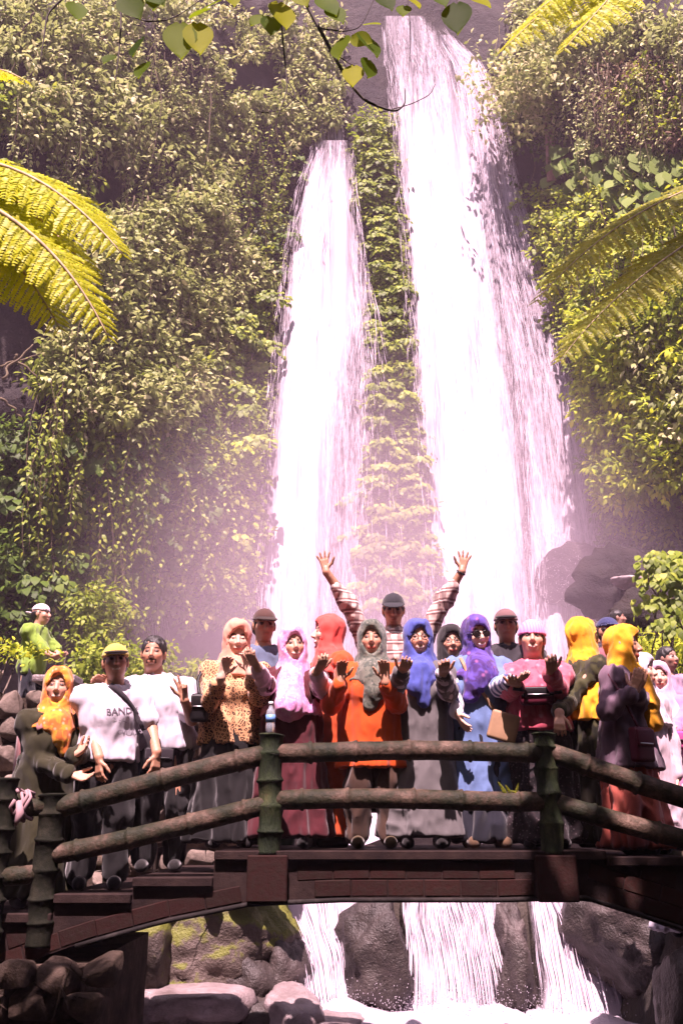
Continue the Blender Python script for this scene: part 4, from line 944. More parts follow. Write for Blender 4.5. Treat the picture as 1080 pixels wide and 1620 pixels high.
props(mobj('slab', b_, M_BARE, None, at(92, 1076, 8.75)), 'pale flat slab on the stone wall beside the child in green', 'slab')
r = np.random.default_rng(12); n = 260; o0 = at(15, 1030, 8.8)
mp = o0 + r.normal(0, 1, (n, 3)) * [.22, .12, .05]
cm = thing('moss_tuft', 'yellow green tuft of weeds on top of the stone wall', 'weed', o0); leaf_obj('foliage', mp, r.normal(0, 1, (n, 3)) + [0, -.3, .5], np.array([0, -.5, .8]) + r.normal(0, .4, (n, 3)), .06, .03, r.random(n), L_YEL, cm, o0)

# ------------------------------------------------------------------ small things on the bridge
s = NM('bottle_plastic'); s.col((.75, .85, .95)); s.set(Roughness=.08, IOR=1.45); s.b.inputs['Transmission Weight'].default_value = .75; M_BOTTLE = s.m
s = NM('bottle_label'); s.col((.12, .28, .60)); s.set(Roughness=.4); M_BLABEL = s.m
s = NM('white_plastic'); s.col((.8, .78, .8)); s.set(Roughness=.4); M_WPL = s.m
b0 = np.array([PX1 - .01, BF, .722]); bt = thing('water_bottle', 'clear plastic water bottle with a blue label standing on the left bridge post', 'bottle', b0)
z = np.array([0, .004, .05, .07, .13, .15, .165, .178, .19]); rd = np.array([.026, .031, .031, .029, .031, .026, .016, .0125, .0125])
MB().tube(np.stack([0 * z, 0 * z, z], 1), rd, 14).build('body', M_BOTTLE, bt)
MB().tube([(0, 0, .075), (0, 0, .122)], [.0325, .0325], 14).build('label', M_BLABEL, bt); MB().tube([(0, 0, .188), (0, 0, .208)], [.0155, .015], 12).build('cap', M_WPL, bt)
s = NM('pink_cloth'); s.col((.28, .17, .18)); s.set(Roughness=.9); M_PCL = s.m
k0 = np.array([-2.03, 5.95, .29]); mb = MB(); r = np.random.default_rng(4)
for k in range(4):
    a = np.linspace(0, 2 * math.pi * .9, 12) + k; mb.tube(np.stack([.05 * np.sin(k * 1.3) + .02 * np.sin(3 * a), .085 * np.cos(a), .085 * np.sin(a) + .01 * k - .03], 1), .011, 6)
mb.tube([(0, -.08, 0), (.03, -.12, -.07), (.01, -.13, -.14)], [.02, .028, .01], 6)
props(mb.build('tied_cloth', M_PCL), 'faded pink cloth knotted round the short rail at the left end', 'cloth').location = k0
w0 = np.array([1.18, 6.02, .34]); wd = thing('fern_sprig', 'tiny fern sprigs growing by the right bridge post', 'fern', w0)
for k, (dx, dz, L) in enumerate(((-.10, .16, .09), (-.06, .10, .07), (.03, .12, .07), (-.15, .06, .07))):
    o = bpy.data.objects.new('leaf', FERN['fern_pinnae_green_pinna'][k % 3]); link(o, wd); o.matrix_local = M4(frame(np.array([dx, -.05, dz]), np.array([0, -1, .3])), np.array([-.12 + .03 * k, -.05, 0]), L)
# ------------------------------------------------------------------ signed distance modelling
class Grid:
    def __init__(s, lo, hi, h):
        s.lo = np.asarray(lo, float); s.h = h; s.n = np.ceil((np.asarray(hi, float) - s.lo) / h).astype(int) + 1
        s.A = np.full(s.n, 1.0, np.float32)
        s.ax = [s.lo[k] + h * np.arange(s.n[k]) for k in range(3)]
    def sl(s, lo, hi):
        a = np.clip(np.floor((np.asarray(lo) - s.lo) / s.h).astype(int), 0, s.n); b = np.clip(np.ceil((np.asarray(hi) - s.lo) / s.h).astype(int) + 1, 0, s.n)
        return tuple(slice(a[k], b[k]) for k in range(3))
    def pts(s, q): return np.meshgrid(s.ax[0][q[0]], s.ax[1][q[1]], s.ax[2][q[2]], indexing='ij', sparse=True)
    def put(s, q, d, k, sub=False):
        A = s.A[q]; d = d.astype(np.float32)
        if sub:
            d = -d; h = np.maximum(k - np.abs(A - d), 0) / k if k > 0 else 0; s.A[q] = np.maximum(A, d) + h * h * k * .25
        else:
            h = np.maximum(k - np.abs(A - d), 0) / k if k > 0 else 0; s.A[q] = np.minimum(A, d) - h * h * k * .25
    def cone(s, a, b, ra, rb, k=.02, sub=False):
        a, b = np.asarray(a, float), np.asarray(b, float); m = k + 3 * s.h
        q = s.sl(np.minimum(a - ra, b - rb) - m, np.maximum(a + ra, b + rb) + m)
        if min(s.A[q].shape) == 0: return s
        X, Y, Z = s.pts(q); ba = b - a; L = ba @ ba + 1e-9
        t = np.clip(((X - a[0]) * ba[0] + (Y - a[1]) * ba[1] + (Z - a[2]) * ba[2]) / L, 0, 1)
        d = np.sqrt((X - a[0] - t * ba[0]) ** 2 + (Y - a[1] - t * ba[1]) ** 2 + (Z - a[2] - t * ba[2]) ** 2) - (ra + (rb - ra) * t)
        s.put(q, d, k, sub); return s
    def chain(s, pts, rad, k=.02):
        for i in range(len(pts) - 1): s.cone(pts[i], pts[i + 1], rad[i], rad[i + 1], k)
        return s
    def ell(s, c, r, R=None, k=.02, sub=False, clip=None):
        c = np.asarray(c, float); r = np.asarray(r, float); R = np.eye(3) if R is None else R; m = max(r) + k + 3 * s.h
        q = s.sl(c - m, c + m)
        if min(s.A[q].shape) == 0: return s
        X, Y, Z = s.pts(q); x, y, z = X - c[0], Y - c[1], Z - c[2]
        u = [(x * R[0, j] + y * R[1, j] + z * R[2, j]) for j in range(3)]
        k0 = np.sqrt(sum((u[j] / r[j]) ** 2 for j in range(3))); k1 = np.sqrt(sum((u[j] / r[j] ** 2) ** 2 for j in range(3))) + 1e-6
        d = k0 * (k0 - 1) / k1
        if clip is not None:
            for nj, off in clip: d = np.maximum(d, sum(u[j] * nj[j] for j in range(3)) - off)
        s.put(q, d, k, sub); return s
    def econe(s, a, b, ra, rb, S, F, sq=.7, k=.02, pleat=0, npl=9, ph=0.0):
        """elliptical cone from a up to b, wide along S, flattened along F"""
        a, b = np.asarray(a, float), np.asarray(b, float); m = max(ra, rb) * 1.2 + k + 3 * s.h
        q = s.sl(np.minimum(a, b) - m, np.maximum(a, b) + m)
        if min(s.A[q].shape) == 0: return s
        X, Y, Z = s.pts(q); ba = b - a; L2 = ba @ ba; L = math.sqrt(L2)
        w = ((X - a[0]) * ba[0] + (Y - a[1]) * ba[1] + (Z - a[2]) * ba[2]) / L2; t = np.clip(w, 0, 1)
        x, y, z = X - a[0] - w * ba[0], Y - a[1] - w * ba[1], Z - a[2] - w * ba[2]
        u = x * S[0] + y * S[1] + z * S[2]; v = (x * F[0] + y * F[1] + z * F[2]) / sq
        R = ra + (rb - ra) * t
        if pleat:
            an = np.arctan2(v, u); R = R * (1 + pleat * (1 - t) * np.sin(an * npl + ph + 1.5 * np.sin(an * 2 + ph)))
        d = (np.sqrt(u * u + v * v) - R) * .85
        d = np.maximum(d, np.maximum(-w, w - 1) * L); s.put(q, d, k); return s
    def half(s, p, n):
        """keep the side where (x-p).n < 0"""
        q = tuple(slice(0, k) for k in s.n); X, Y, Z = s.pts(q); s.A = np.maximum(s.A, ((X - p[0]) * n[0] + (Y - p[1]) * n[1] + (Z - p[2]) * n[2]).astype(np.float32)); return s
    def mesh(s):
        A = s.A; S = A < 0; n = s.n
        cnt = np.zeros(tuple(n - 1), np.int8)
        for i in (0, 1):
            for j in (0, 1):
                for k in (0, 1): cnt += S[i:n[0] - 1 + i, j:n[1] - 1 + j, k:n[2] - 1 + k]
        act = (cnt > 0) & (cnt < 8); I = np.argwhere(act); idx = np.full(tuple(n - 1), -1, np.int32); idx[act] = np.arange(len(I))
        cr = [(i, j, k) for i in (0, 1) for j in (0, 1) for k in (0, 1)]
        val = {c: A[I[:, 0] + c[0], I[:, 1] + c[1], I[:, 2] + c[2]].astype(float) for c in cr}
        acc = np.zeros((len(I), 3)); num = np.zeros(len(I))
        for c in cr:
            for axn in range(3):
                if c[axn]: continue
                e = list(c); e[axn] = 1; a, b = val[c], val[tuple(e)]; m = (a < 0) != (b < 0); t = np.where(m, a / (a - b + 1e-12), 0)
                P = np.array(c, float)[None] + np.eye(3)[axn][None] * t[:, None]; acc += np.where(m[:, None], P, 0); num += m
        V = s.lo + s.h * (I + acc / np.maximum(num, 1)[:, None]); Q = []
        for axn in range(3):
            o1, o2 = (axn + 1) % 3, (axn + 2) % 3
            s0 = [slice(1, n[k] - 1) for k in range(3)]; s0[axn] = slice(0, n[axn] - 1); s1 = list(s0); s1[axn] = slice(1, n[axn])
            a, b = S[tuple(s0)], S[tuple(s1)]; E = np.argwhere(a != b); 
            if not len(E): continue
            base = E.copy(); base[:, o1] += 1; base[:, o2] += 1
            flip = S[base[:, 0], base[:, 1], base[:, 2]]
            def cell(d1, d2):
                c = base.copy(); c[:, o1] -= d1; c[:, o2] -= d2; return idx[c[:, 0], c[:, 1], c[:, 2]]
            q = np.stack([cell(1, 1), cell(0, 1), cell(0, 0), cell(1, 0)], 1); q[~flip] = q[~flip][:, ::-1]; Q.append(q)
        Q = np.concatenate(Q); Q = Q[(Q >= 0).all(1)]
        return V, Q
def vnormals(V, Q):
    n = np.cross(V[Q[:, 2]] - V[Q[:, 0]], V[Q[:, 3]] - V[Q[:, 1]]); N = np.zeros_like(V)
    for k in range(4): np.add.at(N, Q[:, k], n)
    return unit(N)
def folds(V, Q, amp, scale, seed, aniso=(1, 1, .34)):
    N = vnormals(V, Q); p = V * np.array(aniso) * scale
    w = np.stack([vnoise(p * .5 + 5 + k * 11, seed + k) for k in range(3)], -1) * 1.1
    f = 1 - 2.2 * np.abs(vnoise(p + w, seed)); g = 1 - 2.2 * np.abs(vnoise(p * 2.3 + 1.6 * w + 9, seed + 7))     # ridged like creased cloth
    return V + N * (amp * (1.25 * f + .5 * g) - amp * .3)[:, None]

# ------------------------------------------------------------------ people materials
def skin_mat(name, col):
    s = NM(name); a = s.attr('tint', 'Color'); n = s.noise(55, None, 3); s.col(s.mix(1.0, s.mix(.25, col, s.ramp(n, [(.35, tuple(x * .72 for x in col)), (.65, tuple(min(1, x * 1.15) for x in col))])), a, 'MULTIPLY'))
    s.set(Roughness=.5, Specular_IOR_Level=.4); s.b.inputs['Subsurface Weight'].default_value = .12; s.b.inputs['Subsurface Radius'].default_value = (.02, .008, .004); s.b.inputs['Subsurface Scale'].default_value = .4; return s.m
def dk(c): return tuple(x ** 1.22 * .95 for x in c)
def cloth(name, col, rough=.85, sheen=.2, bump=.25, wsc=380):
    s = NM(name); n = s.noise(7, None, 4); m = s.noise(wsc, None, 2)
    if isinstance(col, tuple): col = dk(col); c = s.mix(s.ramp(n, [(.35, (0, 0, 0)), (.65, (1, 1, 1))]), tuple(x * .86 for x in col), tuple(min(1, x * 1.1) for x in col))
    else: c = col(s)
    s.col(c); s.set(Roughness=rough, Specular_IOR_Level=.2); s.b.inputs['Sheen Weight'].default_value = sheen; s.b.inputs['Sheen Roughness'].default_value = .5; s.bump(m, bump, .004); return s.m
def leopard(s):
    v = s.n('TexVoronoi', feature='DISTANCE_TO_EDGE', i_Scale=36.0); tc = s.n('TexCoord'); nz = s.n('TexNoise', i_Scale=12.0); s.l(tc.outputs['Object'], nz.inputs['Vector'])
    va = s.n('VectorMath', operation='ADD'); sc = s.n('VectorMath', operation='SCALE'); sc.inputs[3].default_value = .05; s.l(nz.outputs['Color'], sc.inputs[0]); s.l(tc.outputs['Object'], va.inputs[0]); s.l(sc.outputs[0], va.inputs[1]); s.l(va.outputs[0], v.inputs['Vector'])
    ring = s.ramp(v.outputs['Distance'], [(.0, (0, 0, 0)), (.13, (0, 0, 0)), (.17, (1, 1, 1)), (.30, (1, 1, 1)), (.34, (.0, .0, .0))], 'LINEAR')
    return s.mix(ring, (.62, .33, .16), (.035, .015, .012))
def floral(a, b, c2, scale=16):
    a, b, c2 = dk(a), dk(b), dk(c2)
    def f(s):
        n = s.noise(scale, None, 3, .6, dist=.8); v = s.n('TexVoronoi', i_Scale=scale * 1.6); s.l(s.n('TexCoord').outputs['Object'], v.inputs['Vector'])
        x = s.mix(s.ramp(n, [(.45, (0, 0, 0)), (.55, (1, 1, 1))]), a, b); return s.mix(s.ramp(v.outputs['Distance'], [(.10, (.65, .65, .65)), (.30, (0, 0, 0))]), x, c2)
    return f
def plaid(s):
    tc = s.n('TexCoord'); sx = s.n('SeparateXYZ'); s.l(tc.outputs['Object'], sx.inputs[0])
    def band(o, f, w): return s.math('GREATER_THAN', s.math('SINE', s.math('MULTIPLY', o, f)), w)
    d = s.math('ADD', sx.outputs[0], s.math('MULTIPLY', sx.outputs[1], .6)); c = s.mix(s.math('MULTIPLY', band(sx.outputs[2], 75., .0), .75), (.62, .46, .40), (.16, .055, .05))
    c = s.mix(s.math('MULTIPLY', band(d, 75., .1), .6), c, (.10, .04, .045)); return s.mix(s.math('MULTIPLY', band(sx.outputs[2], 75., .93), .9), c, (.7, .6, .55))
def stripes(a, b, f=110., ax=2):
    def g(s):
        sx = s.n('SeparateXYZ'); s.l(s.n('TexCoord').outputs['Object'], sx.inputs[0]); return s.mix(s.math('GREATER_THAN', s.math('SINE', s.math('MULTIPLY', sx.outputs[ax], f)), .1), a, b)
    return g
C = {}
def cl(name, col, **k):
    if name not in C: C[name] = cloth(name, col, **k)
    return C[name]
SK = [skin_mat('skin_warm', (.50, .27, .18)), skin_mat('skin_brown', (.42, .21, .13)), skin_mat('skin_light', (.62, .39, .29)), skin_mat('skin_far', (.36, .19, .14))]
s = NM('black_hair'); n = s.noise(60, None, 3, stretch=(3, 3, .6)); s.col(s.ramp(n, [(.3, (.006, .005, .005)), (.7, (.025, .02, .018))])); s.set(Roughness=.45); s.bump(n, .5, .01); M_HAIR = s.m
s = NM('black_plastic'); s.col((.012, .012, .014)); s.set(Roughness=.25); M_BLK = s.m
s = NM('sunglass_lens'); s.col((.02, .014, .014)); s.set(Roughness=.05); M_LENS = s.m
s = NM('steel'); s.col((.5, .5, .5)); s.set(Roughness=.3, Metallic=1.0); M_STEEL = s.m

def hand_pts(w, d, n, side, L=.175, curl=(.25, .35, .3), spread=.18, thumb=.6, fc=None):
    """wrist w, pointing d, palm normal n, thumb towards side : list of chains (points, radii)"""
    d = unit(d); n = unit(n - d * (n @ d)); s_ = unit(np.cross(n, d)); s_ = s_ * (1 if s_ @ np.asarray(side, float) > 0 else -1)
    ch = []; offs = [.028, .009, -.010, -.028]; ln = [.075, .084, .078, .060]; k = L / .175
    for i, (o, l) in enumerate(zip(offs, ln)):
        kn = w + (d * .088 + s_ * o) * k; ch.append(([w + s_ * o * .55 * k + d * .012, kn], [.0165 * k, .0125 * k]))
        dd = unit(d + s_ * spread * (o / .028)); p = [kn]; ang = 0; cu = curl if fc is None else fc[i]
        for j, f in enumerate((.45, .32, .23)):
            ang += cu[j]; v = dd * math.cos(ang) + n * math.sin(ang); p.append(p[-1] + v * l * f * k)
        ch.append((p, [.0108 * k, .0098 * k, .0088 * k, .0072 * k]))
    tb = w + (d * .030 + s_ * .026) * k; v = unit(d * .62 + s_ * thumb + n * .30); t1 = tb + v * .042 * k; v2 = unit(d * .8 + s_ * thumb * .5 + n * .35); t2 = t1 + v2 * .034 * k; t3 = t2 + v2 * .024 * k
    ch.append(([w + d * .012 * k + s_ * .012 * k, tb], [.018 * k, .016 * k])); ch.append(([tb, t1, t2, t3], [.0150 * k, .0122 * k, .0108 * k, .0085 * k])); return ch

def rotv(v, ax, a):
    v, ax = np.asarray(v, float), unit(ax); return v * math.cos(a) + np.cross(ax, v) * math.sin(a) + ax * (ax @ v) * (1 - math.cos(a))

def person(label, head, Y, zfoot, yaw=0, hyaw=None, hpitch=0, hroll=0, skin=0, s=1.0, lean=0.0, arms=(None, None), top=None, bottom=None, hijab=None, cap=None, hair=False,
           mous=False, glasses=None, female=False, build=1.0, res=1.0, smile=.5, shoes=(.02, .018, .018), name='person', sx=0.0, fleg=True, lids=False, group=None):
    hc = at(head[0], head[1], Y); yaw = math.radians(yaw); hyaw = yaw if hyaw is None else math.radians(hyaw); hp, hr = math.radians(hpitch), math.radians(hroll)
    S = np.array([math.cos(yaw), math.sin(yaw), 0]); F = np.array([math.sin(yaw), -math.cos(yaw), 0]); Z = np.array([0, 0, 1.0])
    hS = np.array([math.cos(hyaw), math.sin(hyaw), 0]); hF = np.array([math.sin(hyaw), -math.cos(hyaw), 0]); hU = Z.copy()
    hF, hU = rotv(hF, hS, hp), rotv(hU, hS, hp); hS, hU = rotv(hS, hF, hr), rotv(hU, hF, hr)
    HR = np.stack([hS, hF, hU], 1); hl = lambda x, y, z: hc + HR @ (np.array([x, y, z]) * s)
    H = hc[2] + .115 * s - zfoot; 
    neck = hc - Z * .185 * s - hF * .012 + S * sx * .5 - F * .015; pel = np.array([neck[0], neck[1], zfoot + .53 * H]) + S * sx + F * -.02 - S * lean; chest = neck * .62 + pel * .38 + F * .005; waist = neck * .30 + pel * .70
    sw = (.158 if female else .185) * s * build; shz = neck - Z * .045 * s
    SH = [shz - S * sw, shz + S * sw]
    base = np.array([pel[0], pel[1], zfoot]); root = thing(name, label, 'person', base, group)
    ar = []
    for sd in (0, 1):
        a = arms[sd]; sg = -1 if sd == 0 else 1
        if a is None: a = dict(e=SH[sd] + np.array([sg * .05, 0, -.27 * s]), w=SH[sd] + np.array([sg * .04, -.06, -.50 * s]), d=(0, -.15, -1), n=(-sg, 0, 0), side=(0, -1, 0), curl=(.3, .5, .4))
        a = dict(a); a['e'] = np.asarray(a['e'], float); a['w'] = np.asarray(a['w'], float)
        a['d'] = np.asarray(a.get('d', a['w'] - a['e']), float); a['n'] = np.asarray(a.get('n', (0, -1, 0)), float); a['side'] = np.asarray(a.get('side', (-sg, 0, .3)), float); ar.append(a)
    hips = [pel - S * .085 * s - Z * .03, pel + S * .085 * s - Z * .03]; sep = .10 * s
    ank = [base - S * sep + Z * .08, base + S * sep + Z * .08]; knee = [(hips[i] * .5 + ank[i] * .5) + F * .03 for i in (0, 1)]
    # ---- body, one mesh from three overlapping grids
    allp = np.array([hc + Z * .2, hc - Z * .2, *SH, *hips, *knee, *ank, base - Z * .02] + [a[k] for a in ar for k in ('e', 'w')]); lo, hi = allp.min(0) - .17, allp.max(0) + .17; lo[2] = zfoot - .02
    VV, QQ, nv = [], [], 0
    def addm(g):
        nonlocal nv
        V, Q = g.mesh(); VV.append(V); QQ.append(Q + nv); nv += len(V)
    b = build
    def torso(g, o=0.0, k=.05, low=True):
        R = np.stack([S, F, Z], 1); g.ell(chest, (.150 * s * b + o, .108 * s * b + o, .19 * s), R, k); g.cone(SH[0], SH[1], .058 * s + o, .058 * s + o, k); g.cone(neck - Z * .02, chest, .075 * s + o, .11 * s + o, k)
        g.ell(waist, (.135 * s * b + o, .098 * s * b + o, .15 * s), R, k)
        if female: g.ell(chest + F * .075 * s - Z * .03, (.115 * s + o * .6, .058 * s + o * .6, .075 * s), R, .05)
        if low: g.ell(pel, (.165 * s * b + o, .115 * s * b + o, .13 * s), R, k)
    g = Grid(lo, hi, .018 * res); torso(g)
    g.cone(neck - Z * .02, hl(0, -.012, -.05), .062 * s, .052 * s, .03)
    for i in (0, 1):
        g.chain([SH[i], ar[i]['e'], ar[i]['w']], [.050 * s * b, .041 * s * b, .028 * s], .02); g.chain([hips[i], knee[i], ank[i]], [.085 * s * b, .056 * s, .038 * s], .03); g.cone(ank[i] - Z * .035, ank[i] - Z * .045 + F * .14, .040, .030, .02)
    addm(g)
    hh = .0069 * res; e = .16 * s
    g = Grid(hc - e - [0, 0, .05], hc + e, hh)
    g.ell(hl(0, -.014, .030), np.array([.076, .096, .088]) * s, HR, .02); g.ell(hl(0, .026, -.040), np.array([.060, .070, .074]) * s, HR, .035); g.ell(hl(0, .045, -.088), np.array([.030, .030, .022]) * s, HR, .03)
    for sg in (-1, 1):
        g.ell(hl(sg * .036, .060, -.022), np.array([.026, .026, .022]) * s, HR, .025); g.ell(hl(sg * .077, -.008, -.005), np.array([.010, .022, .032]) * s, HR, .008)
        g.ell(hl(sg * .031, .100, .008), np.array([.019, .018, .012]) * s, HR, .012, sub=True); g.ell(hl(sg * .031, .075, .007), np.array([.014, .0135, .010]) * s, HR, .004)
    g.cone(hl(0, .090, .012), hl(0, .112, -.024), .009 * s, .0125 * s, .012); g.ell(hl(0, .098, -.030), np.array([.019, .014, .010]) * s, HR, .008)
    g.ell(hl(0, .090, -.060), np.array([.026, .012, .006]) * s, HR, .006); g.ell(hl(0, .088, -.070), np.array([.022, .012, .006]) * s, HR, .006); g.cone(hl(0, -.012, -.05), hl(0, -.02, -.13), .053 * s, .056 * s, .03)
    addm(g); nh0, nh1 = nv - len(VV[-1]), nv
    for i in (0, 1):
        a = ar[i]; d = unit(a['d']); cg = a['w'] + d * .09; g = Grid(cg - .15, cg + .15, .0068 * res)
        g.cone(a['w'] - unit(a['w'] - a['e']) * .05, a['w'], .0305 * s, .0275 * s, .01); g.cone(a['w'], a['w'] + d * .03, .026 * s, .022 * s, .015)
        for P, R_ in hand_pts(a['w'] + d * .012, d, a['n'], a['side'], .175 * s * a.get('hs', .86), a.get('curl', (.2, .3, .25)), a.get('spread', .2), a.get('thumb', .7), a.get('fc')): g.chain(P, R_, .006)
        addm(g)
    V = np.concatenate(VV); tint = np.ones((len(V), 3))
    q = (V - hc) @ HR / s; m = np.zeros(len(V), bool); m[nh0:nh1] = True; x, y, z = np.abs(q[:, 0]), q[:, 1], q[:, 2]
    def paint(mask, c): tint[mask & m] = c
    f = y > .055
    if not lids:
        paint(f & (((x - .031) / .017) ** 2 + ((z - .006) / .0085) ** 2 < 1), (.42, .36, .36)); paint(f & ((x - .031) ** 2 + (z - .006) ** 2 < .0085 ** 2), (.05, .03, .03))
    paint(f & (((x - .031) / .018) ** 2 + ((z - (.006 if lids else .0155)) / .0040) ** 2 < 1), (.12, .09, .08))
    paint(f & (np.abs(x - .032) < .021) & (np.abs(z - .031 + .25 * np.abs(x - .03)) < .0052), (.10, .07, .06))
    lc = (.95, .42, .42) if female else (.92, .80, .78); mw = .026 + .008 * smile; paint(f & (x < mw) & (np.abs(z + .067 - 13 * x * x * smile) < .0085), lc)
    if smile > .6: paint(f & (x < mw - .006) & (np.abs(z + .066 - 13 * x * x * smile) < .0048), (1.5, 2.3, 2.9))
    if mous: paint(f & (x < .034) & (z > -.058 + 3 * x * x - .02 * (x > .024)) & (z < -.040 - .25 * x), (.10, .08, .07))
    tint[nh0:nh1] *= np.where(((q[nh0:nh1, 1] > .04) & (np.abs(q[nh0:nh1, 2] + .025) < .02) & (x[nh0:nh1] > .02) & (x[nh0:nh1] < .055))[:, None], np.array([1.06, .9, .88]), 1)
    body = mobj('body', npmesh('body', V - base, np.concatenate(QQ), True, {'tint': tint}), SK[skin], root)
    # ---- clothes
    out = dict(root=root, base=base, S=S, F=F, hl=hl, HR=HR, chest=chest, pel=pel, neck=neck, waist=waist, SH=SH, arms=ar, s=s, knee=knee, ank=ank)
    def part(nm, g, mat, fold=None, seed=1):
        V, Q = g.mesh()
        if not len(V): return None
        if fold: V = folds(V, Q, *fold, seed)
        return mobj(nm, npmesh(nm, V - base, Q), mat, root)
    seed = int(head[0])
    R = np.stack([S, F, Z], 1)
    if top:
        ty = top.get('type', 'tshirt'); o = top.get('o', .022); hemz = zfoot + H * top.get('hem', .47); g = Grid(lo - .05, hi + .05, .0132 * res)
        torso(g, o, .05, low=hemz < pel[2] + .12)
        cut = top.get('cut', .0)
        if hemz < pel[2] - .02: g.econe(np.array([pel[0], pel[1], hemz]) + S * top.get('hx', 0), np.array([waist[0], waist[1], waist[2]]), top.get('flare', .20) * s * b, .150 * s * b + o, S, F, .68, .05, top.get('pleat', .10), top.get('npl', 8), seed)
        sl = top.get('sleeve', 1.0)
        for i in (0, 1):
            e_, w_ = ar[i]['e'], ar[i]['w']; sr = top.get('sr', (.061, .058, .050))
            if sl <= .5: p = SH[i] + (e_ - SH[i]) * (sl / .5); g.chain([SH[i], p], [sr[0] * s * b, sr[1] * s * b + .006], .03)
            else: p = e_ + (w_ - e_) * ((sl - .5) / .5); g.chain([SH[i], e_, p], [sr[0] * s * b, sr[1] * s * b, sr[2] * s], .03)
        g.half(np.array([0, 0, hemz]), np.array([0, 0, -1.0]))
        g.cone(neck - Z * .01 + F * .012, neck + Z * .2 + F * .03, .068 * s, .075 * s, .008, sub=True)
        out['top'] = part(top.get('name', 'shirt'), g, top['mat'], top.get('fold', (.011, 14)), seed)
        if top.get('sleevemat'):
            for i in (0, 1):
                g = Grid(lo - .05, hi + .05, .0125 * res)
                e_, w_ = ar[i]['e'], ar[i]['w']; r0 = .052 * s; p = e_ + (w_ - e_) * top.get('sleeve2', .96); g.chain([SH[i] * .3 + e_ * .7, e_, p], [r0 + .008, r0 + .004, .040 * s], .03)
                part('sleeve', g, top['sleevemat'], (.010, 12), seed + 1)
        if top.get('collar'):
            g = Grid(neck - .16, neck + .16, .008); g.cone(neck - Z * .012, neck + Z * .030 + F * .006, .082 * s, .074 * s, .01); g.cone(neck - Z * .05, neck + Z * .09, .064 * s, .066 * s, .004, sub=True)
            g.cone(neck + F * .10 + Z * .06, neck + F * .10 - Z * .08, .034, .004, .01, sub=True); part('collar', g, top['mat'])
    if bottom:
        ty = bottom['type']; g = Grid(np.array([lo[0], lo[1], zfoot]) - .08, np.array([hi[0], hi[1], pel[2] + .2]) + .08, .0165 * res)
        if ty == 'trousers':
            g.ell(pel, (.172 * s * b, .125 * s * b, .13 * s), R, .03)
            for i in (0, 1): g.chain([hips[i], knee[i], ank[i] + Z * .02], [.098 * s * b, .080 * s, .068 * s], .03)
        else:
            z1 = zfoot + (.05 if ty == 'skirt' else .45); g.ell(pel, (.172 * s * b, .125 * s * b, .13 * s), R, .03)
            g.econe(np.array([pel[0], pel[1], z1]), pel + Z * .06, bottom.get('flare', .27) * s, .165 * s * b, S, F, .72, .03, bottom.get('pleat', .10), 11, seed)
        g.half(np.array([0, 0, zfoot + .03]), np.array([0, 0, -1.0])); part(ty, g, bottom['mat'], (.017, 11), seed + 2)
    if fleg:
        for i in (0, 1):
            g = Grid(ank[i] - .2, ank[i] + .2, .011); g.cone(ank[i] - Z * .035 - F * .02, ank[i] - Z * .040 + F * .15, .050, .042, .02); g.half(ank[i] - Z * .0785, np.array([0, 0, -1.0])); g.half(ank[i] + Z * .03, np.array([0, 0, 1.0])); part('shoe', g, cl('shoe_%.3f_%.3f' % shoes[:2], shoes))
    if hijab:
        g = Grid(np.minimum(hc, chest) - [.34, .34, .42], hc + .22, .0105 * res)
        g.ell(hl(0, -.012, .022), np.array([.095, .116, .116]) * s, HR, .02); g.ell(hl(0, .010, -.050), np.array([.083, .084, .088]) * s, HR, .03); g.ell(hl(0, .028, .092), np.array([.060, .070, .036]) * s, HR, .03)
        g.cone(hl(0, -.01, -.08), neck - Z * .01 + F * .01, .088 * s, .108 * s, .04); cp = hijab.get('cape', .14)
        g.econe(neck - Z * cp + F * .02, neck + Z * .07, hijab.get('cw', .215) * s, .100 * s, S, F, .72, .05, .05, 9, seed)
        if hijab.get('drop'): 
            for (dx, dz, rr_) in hijab['drop']: g.cone(neck + F * .085 * s - Z * .05 * s, neck + S * dx + F * .125 * s - Z * dz, .080 * s, rr_ * .9, .05)
        if hijab.get('back'): g.econe(neck - Z * hijab['back'] - F * .05, neck, .22 * s, .14 * s, S, F, .62, .05, .08, 9, seed)
        fo = hijab.get('open', (.063, .096)); g.ell(hl(0, .115, hijab.get('oz', -.018)), np.array([fo[0], .085, fo[1]]) * s, HR, .010, sub=True); g.ell(hl(0, .02, -.012), np.array([.070, .088, .092]) * s, HR, .004, sub=True)
        if hijab.get('side'): g.ell(hl(0, .02, -.01), np.array([.075, .085, .09]) * s, HR, .01, sub=True)
        out['hijab'] = part('hijab', g, hijab['mat'], hijab.get('fold', (.0055, 17)), seed + 4)
        if hijab.get('under'):
            g = Grid(hc - .2, hc + .2, .009); g.ell(hl(0, -.008, .020), np.array([.088, .108, .106]) * s, HR, .01); g.ell(hl(0, .105, -.018), np.array([.052, .075, .078]) * s, HR, .008, sub=True); g.ell(hl(0, .005, 0), np.array([.072, .092, .095]) * s, HR, .004, sub=True); part('inner_cap', g, hijab['under'])
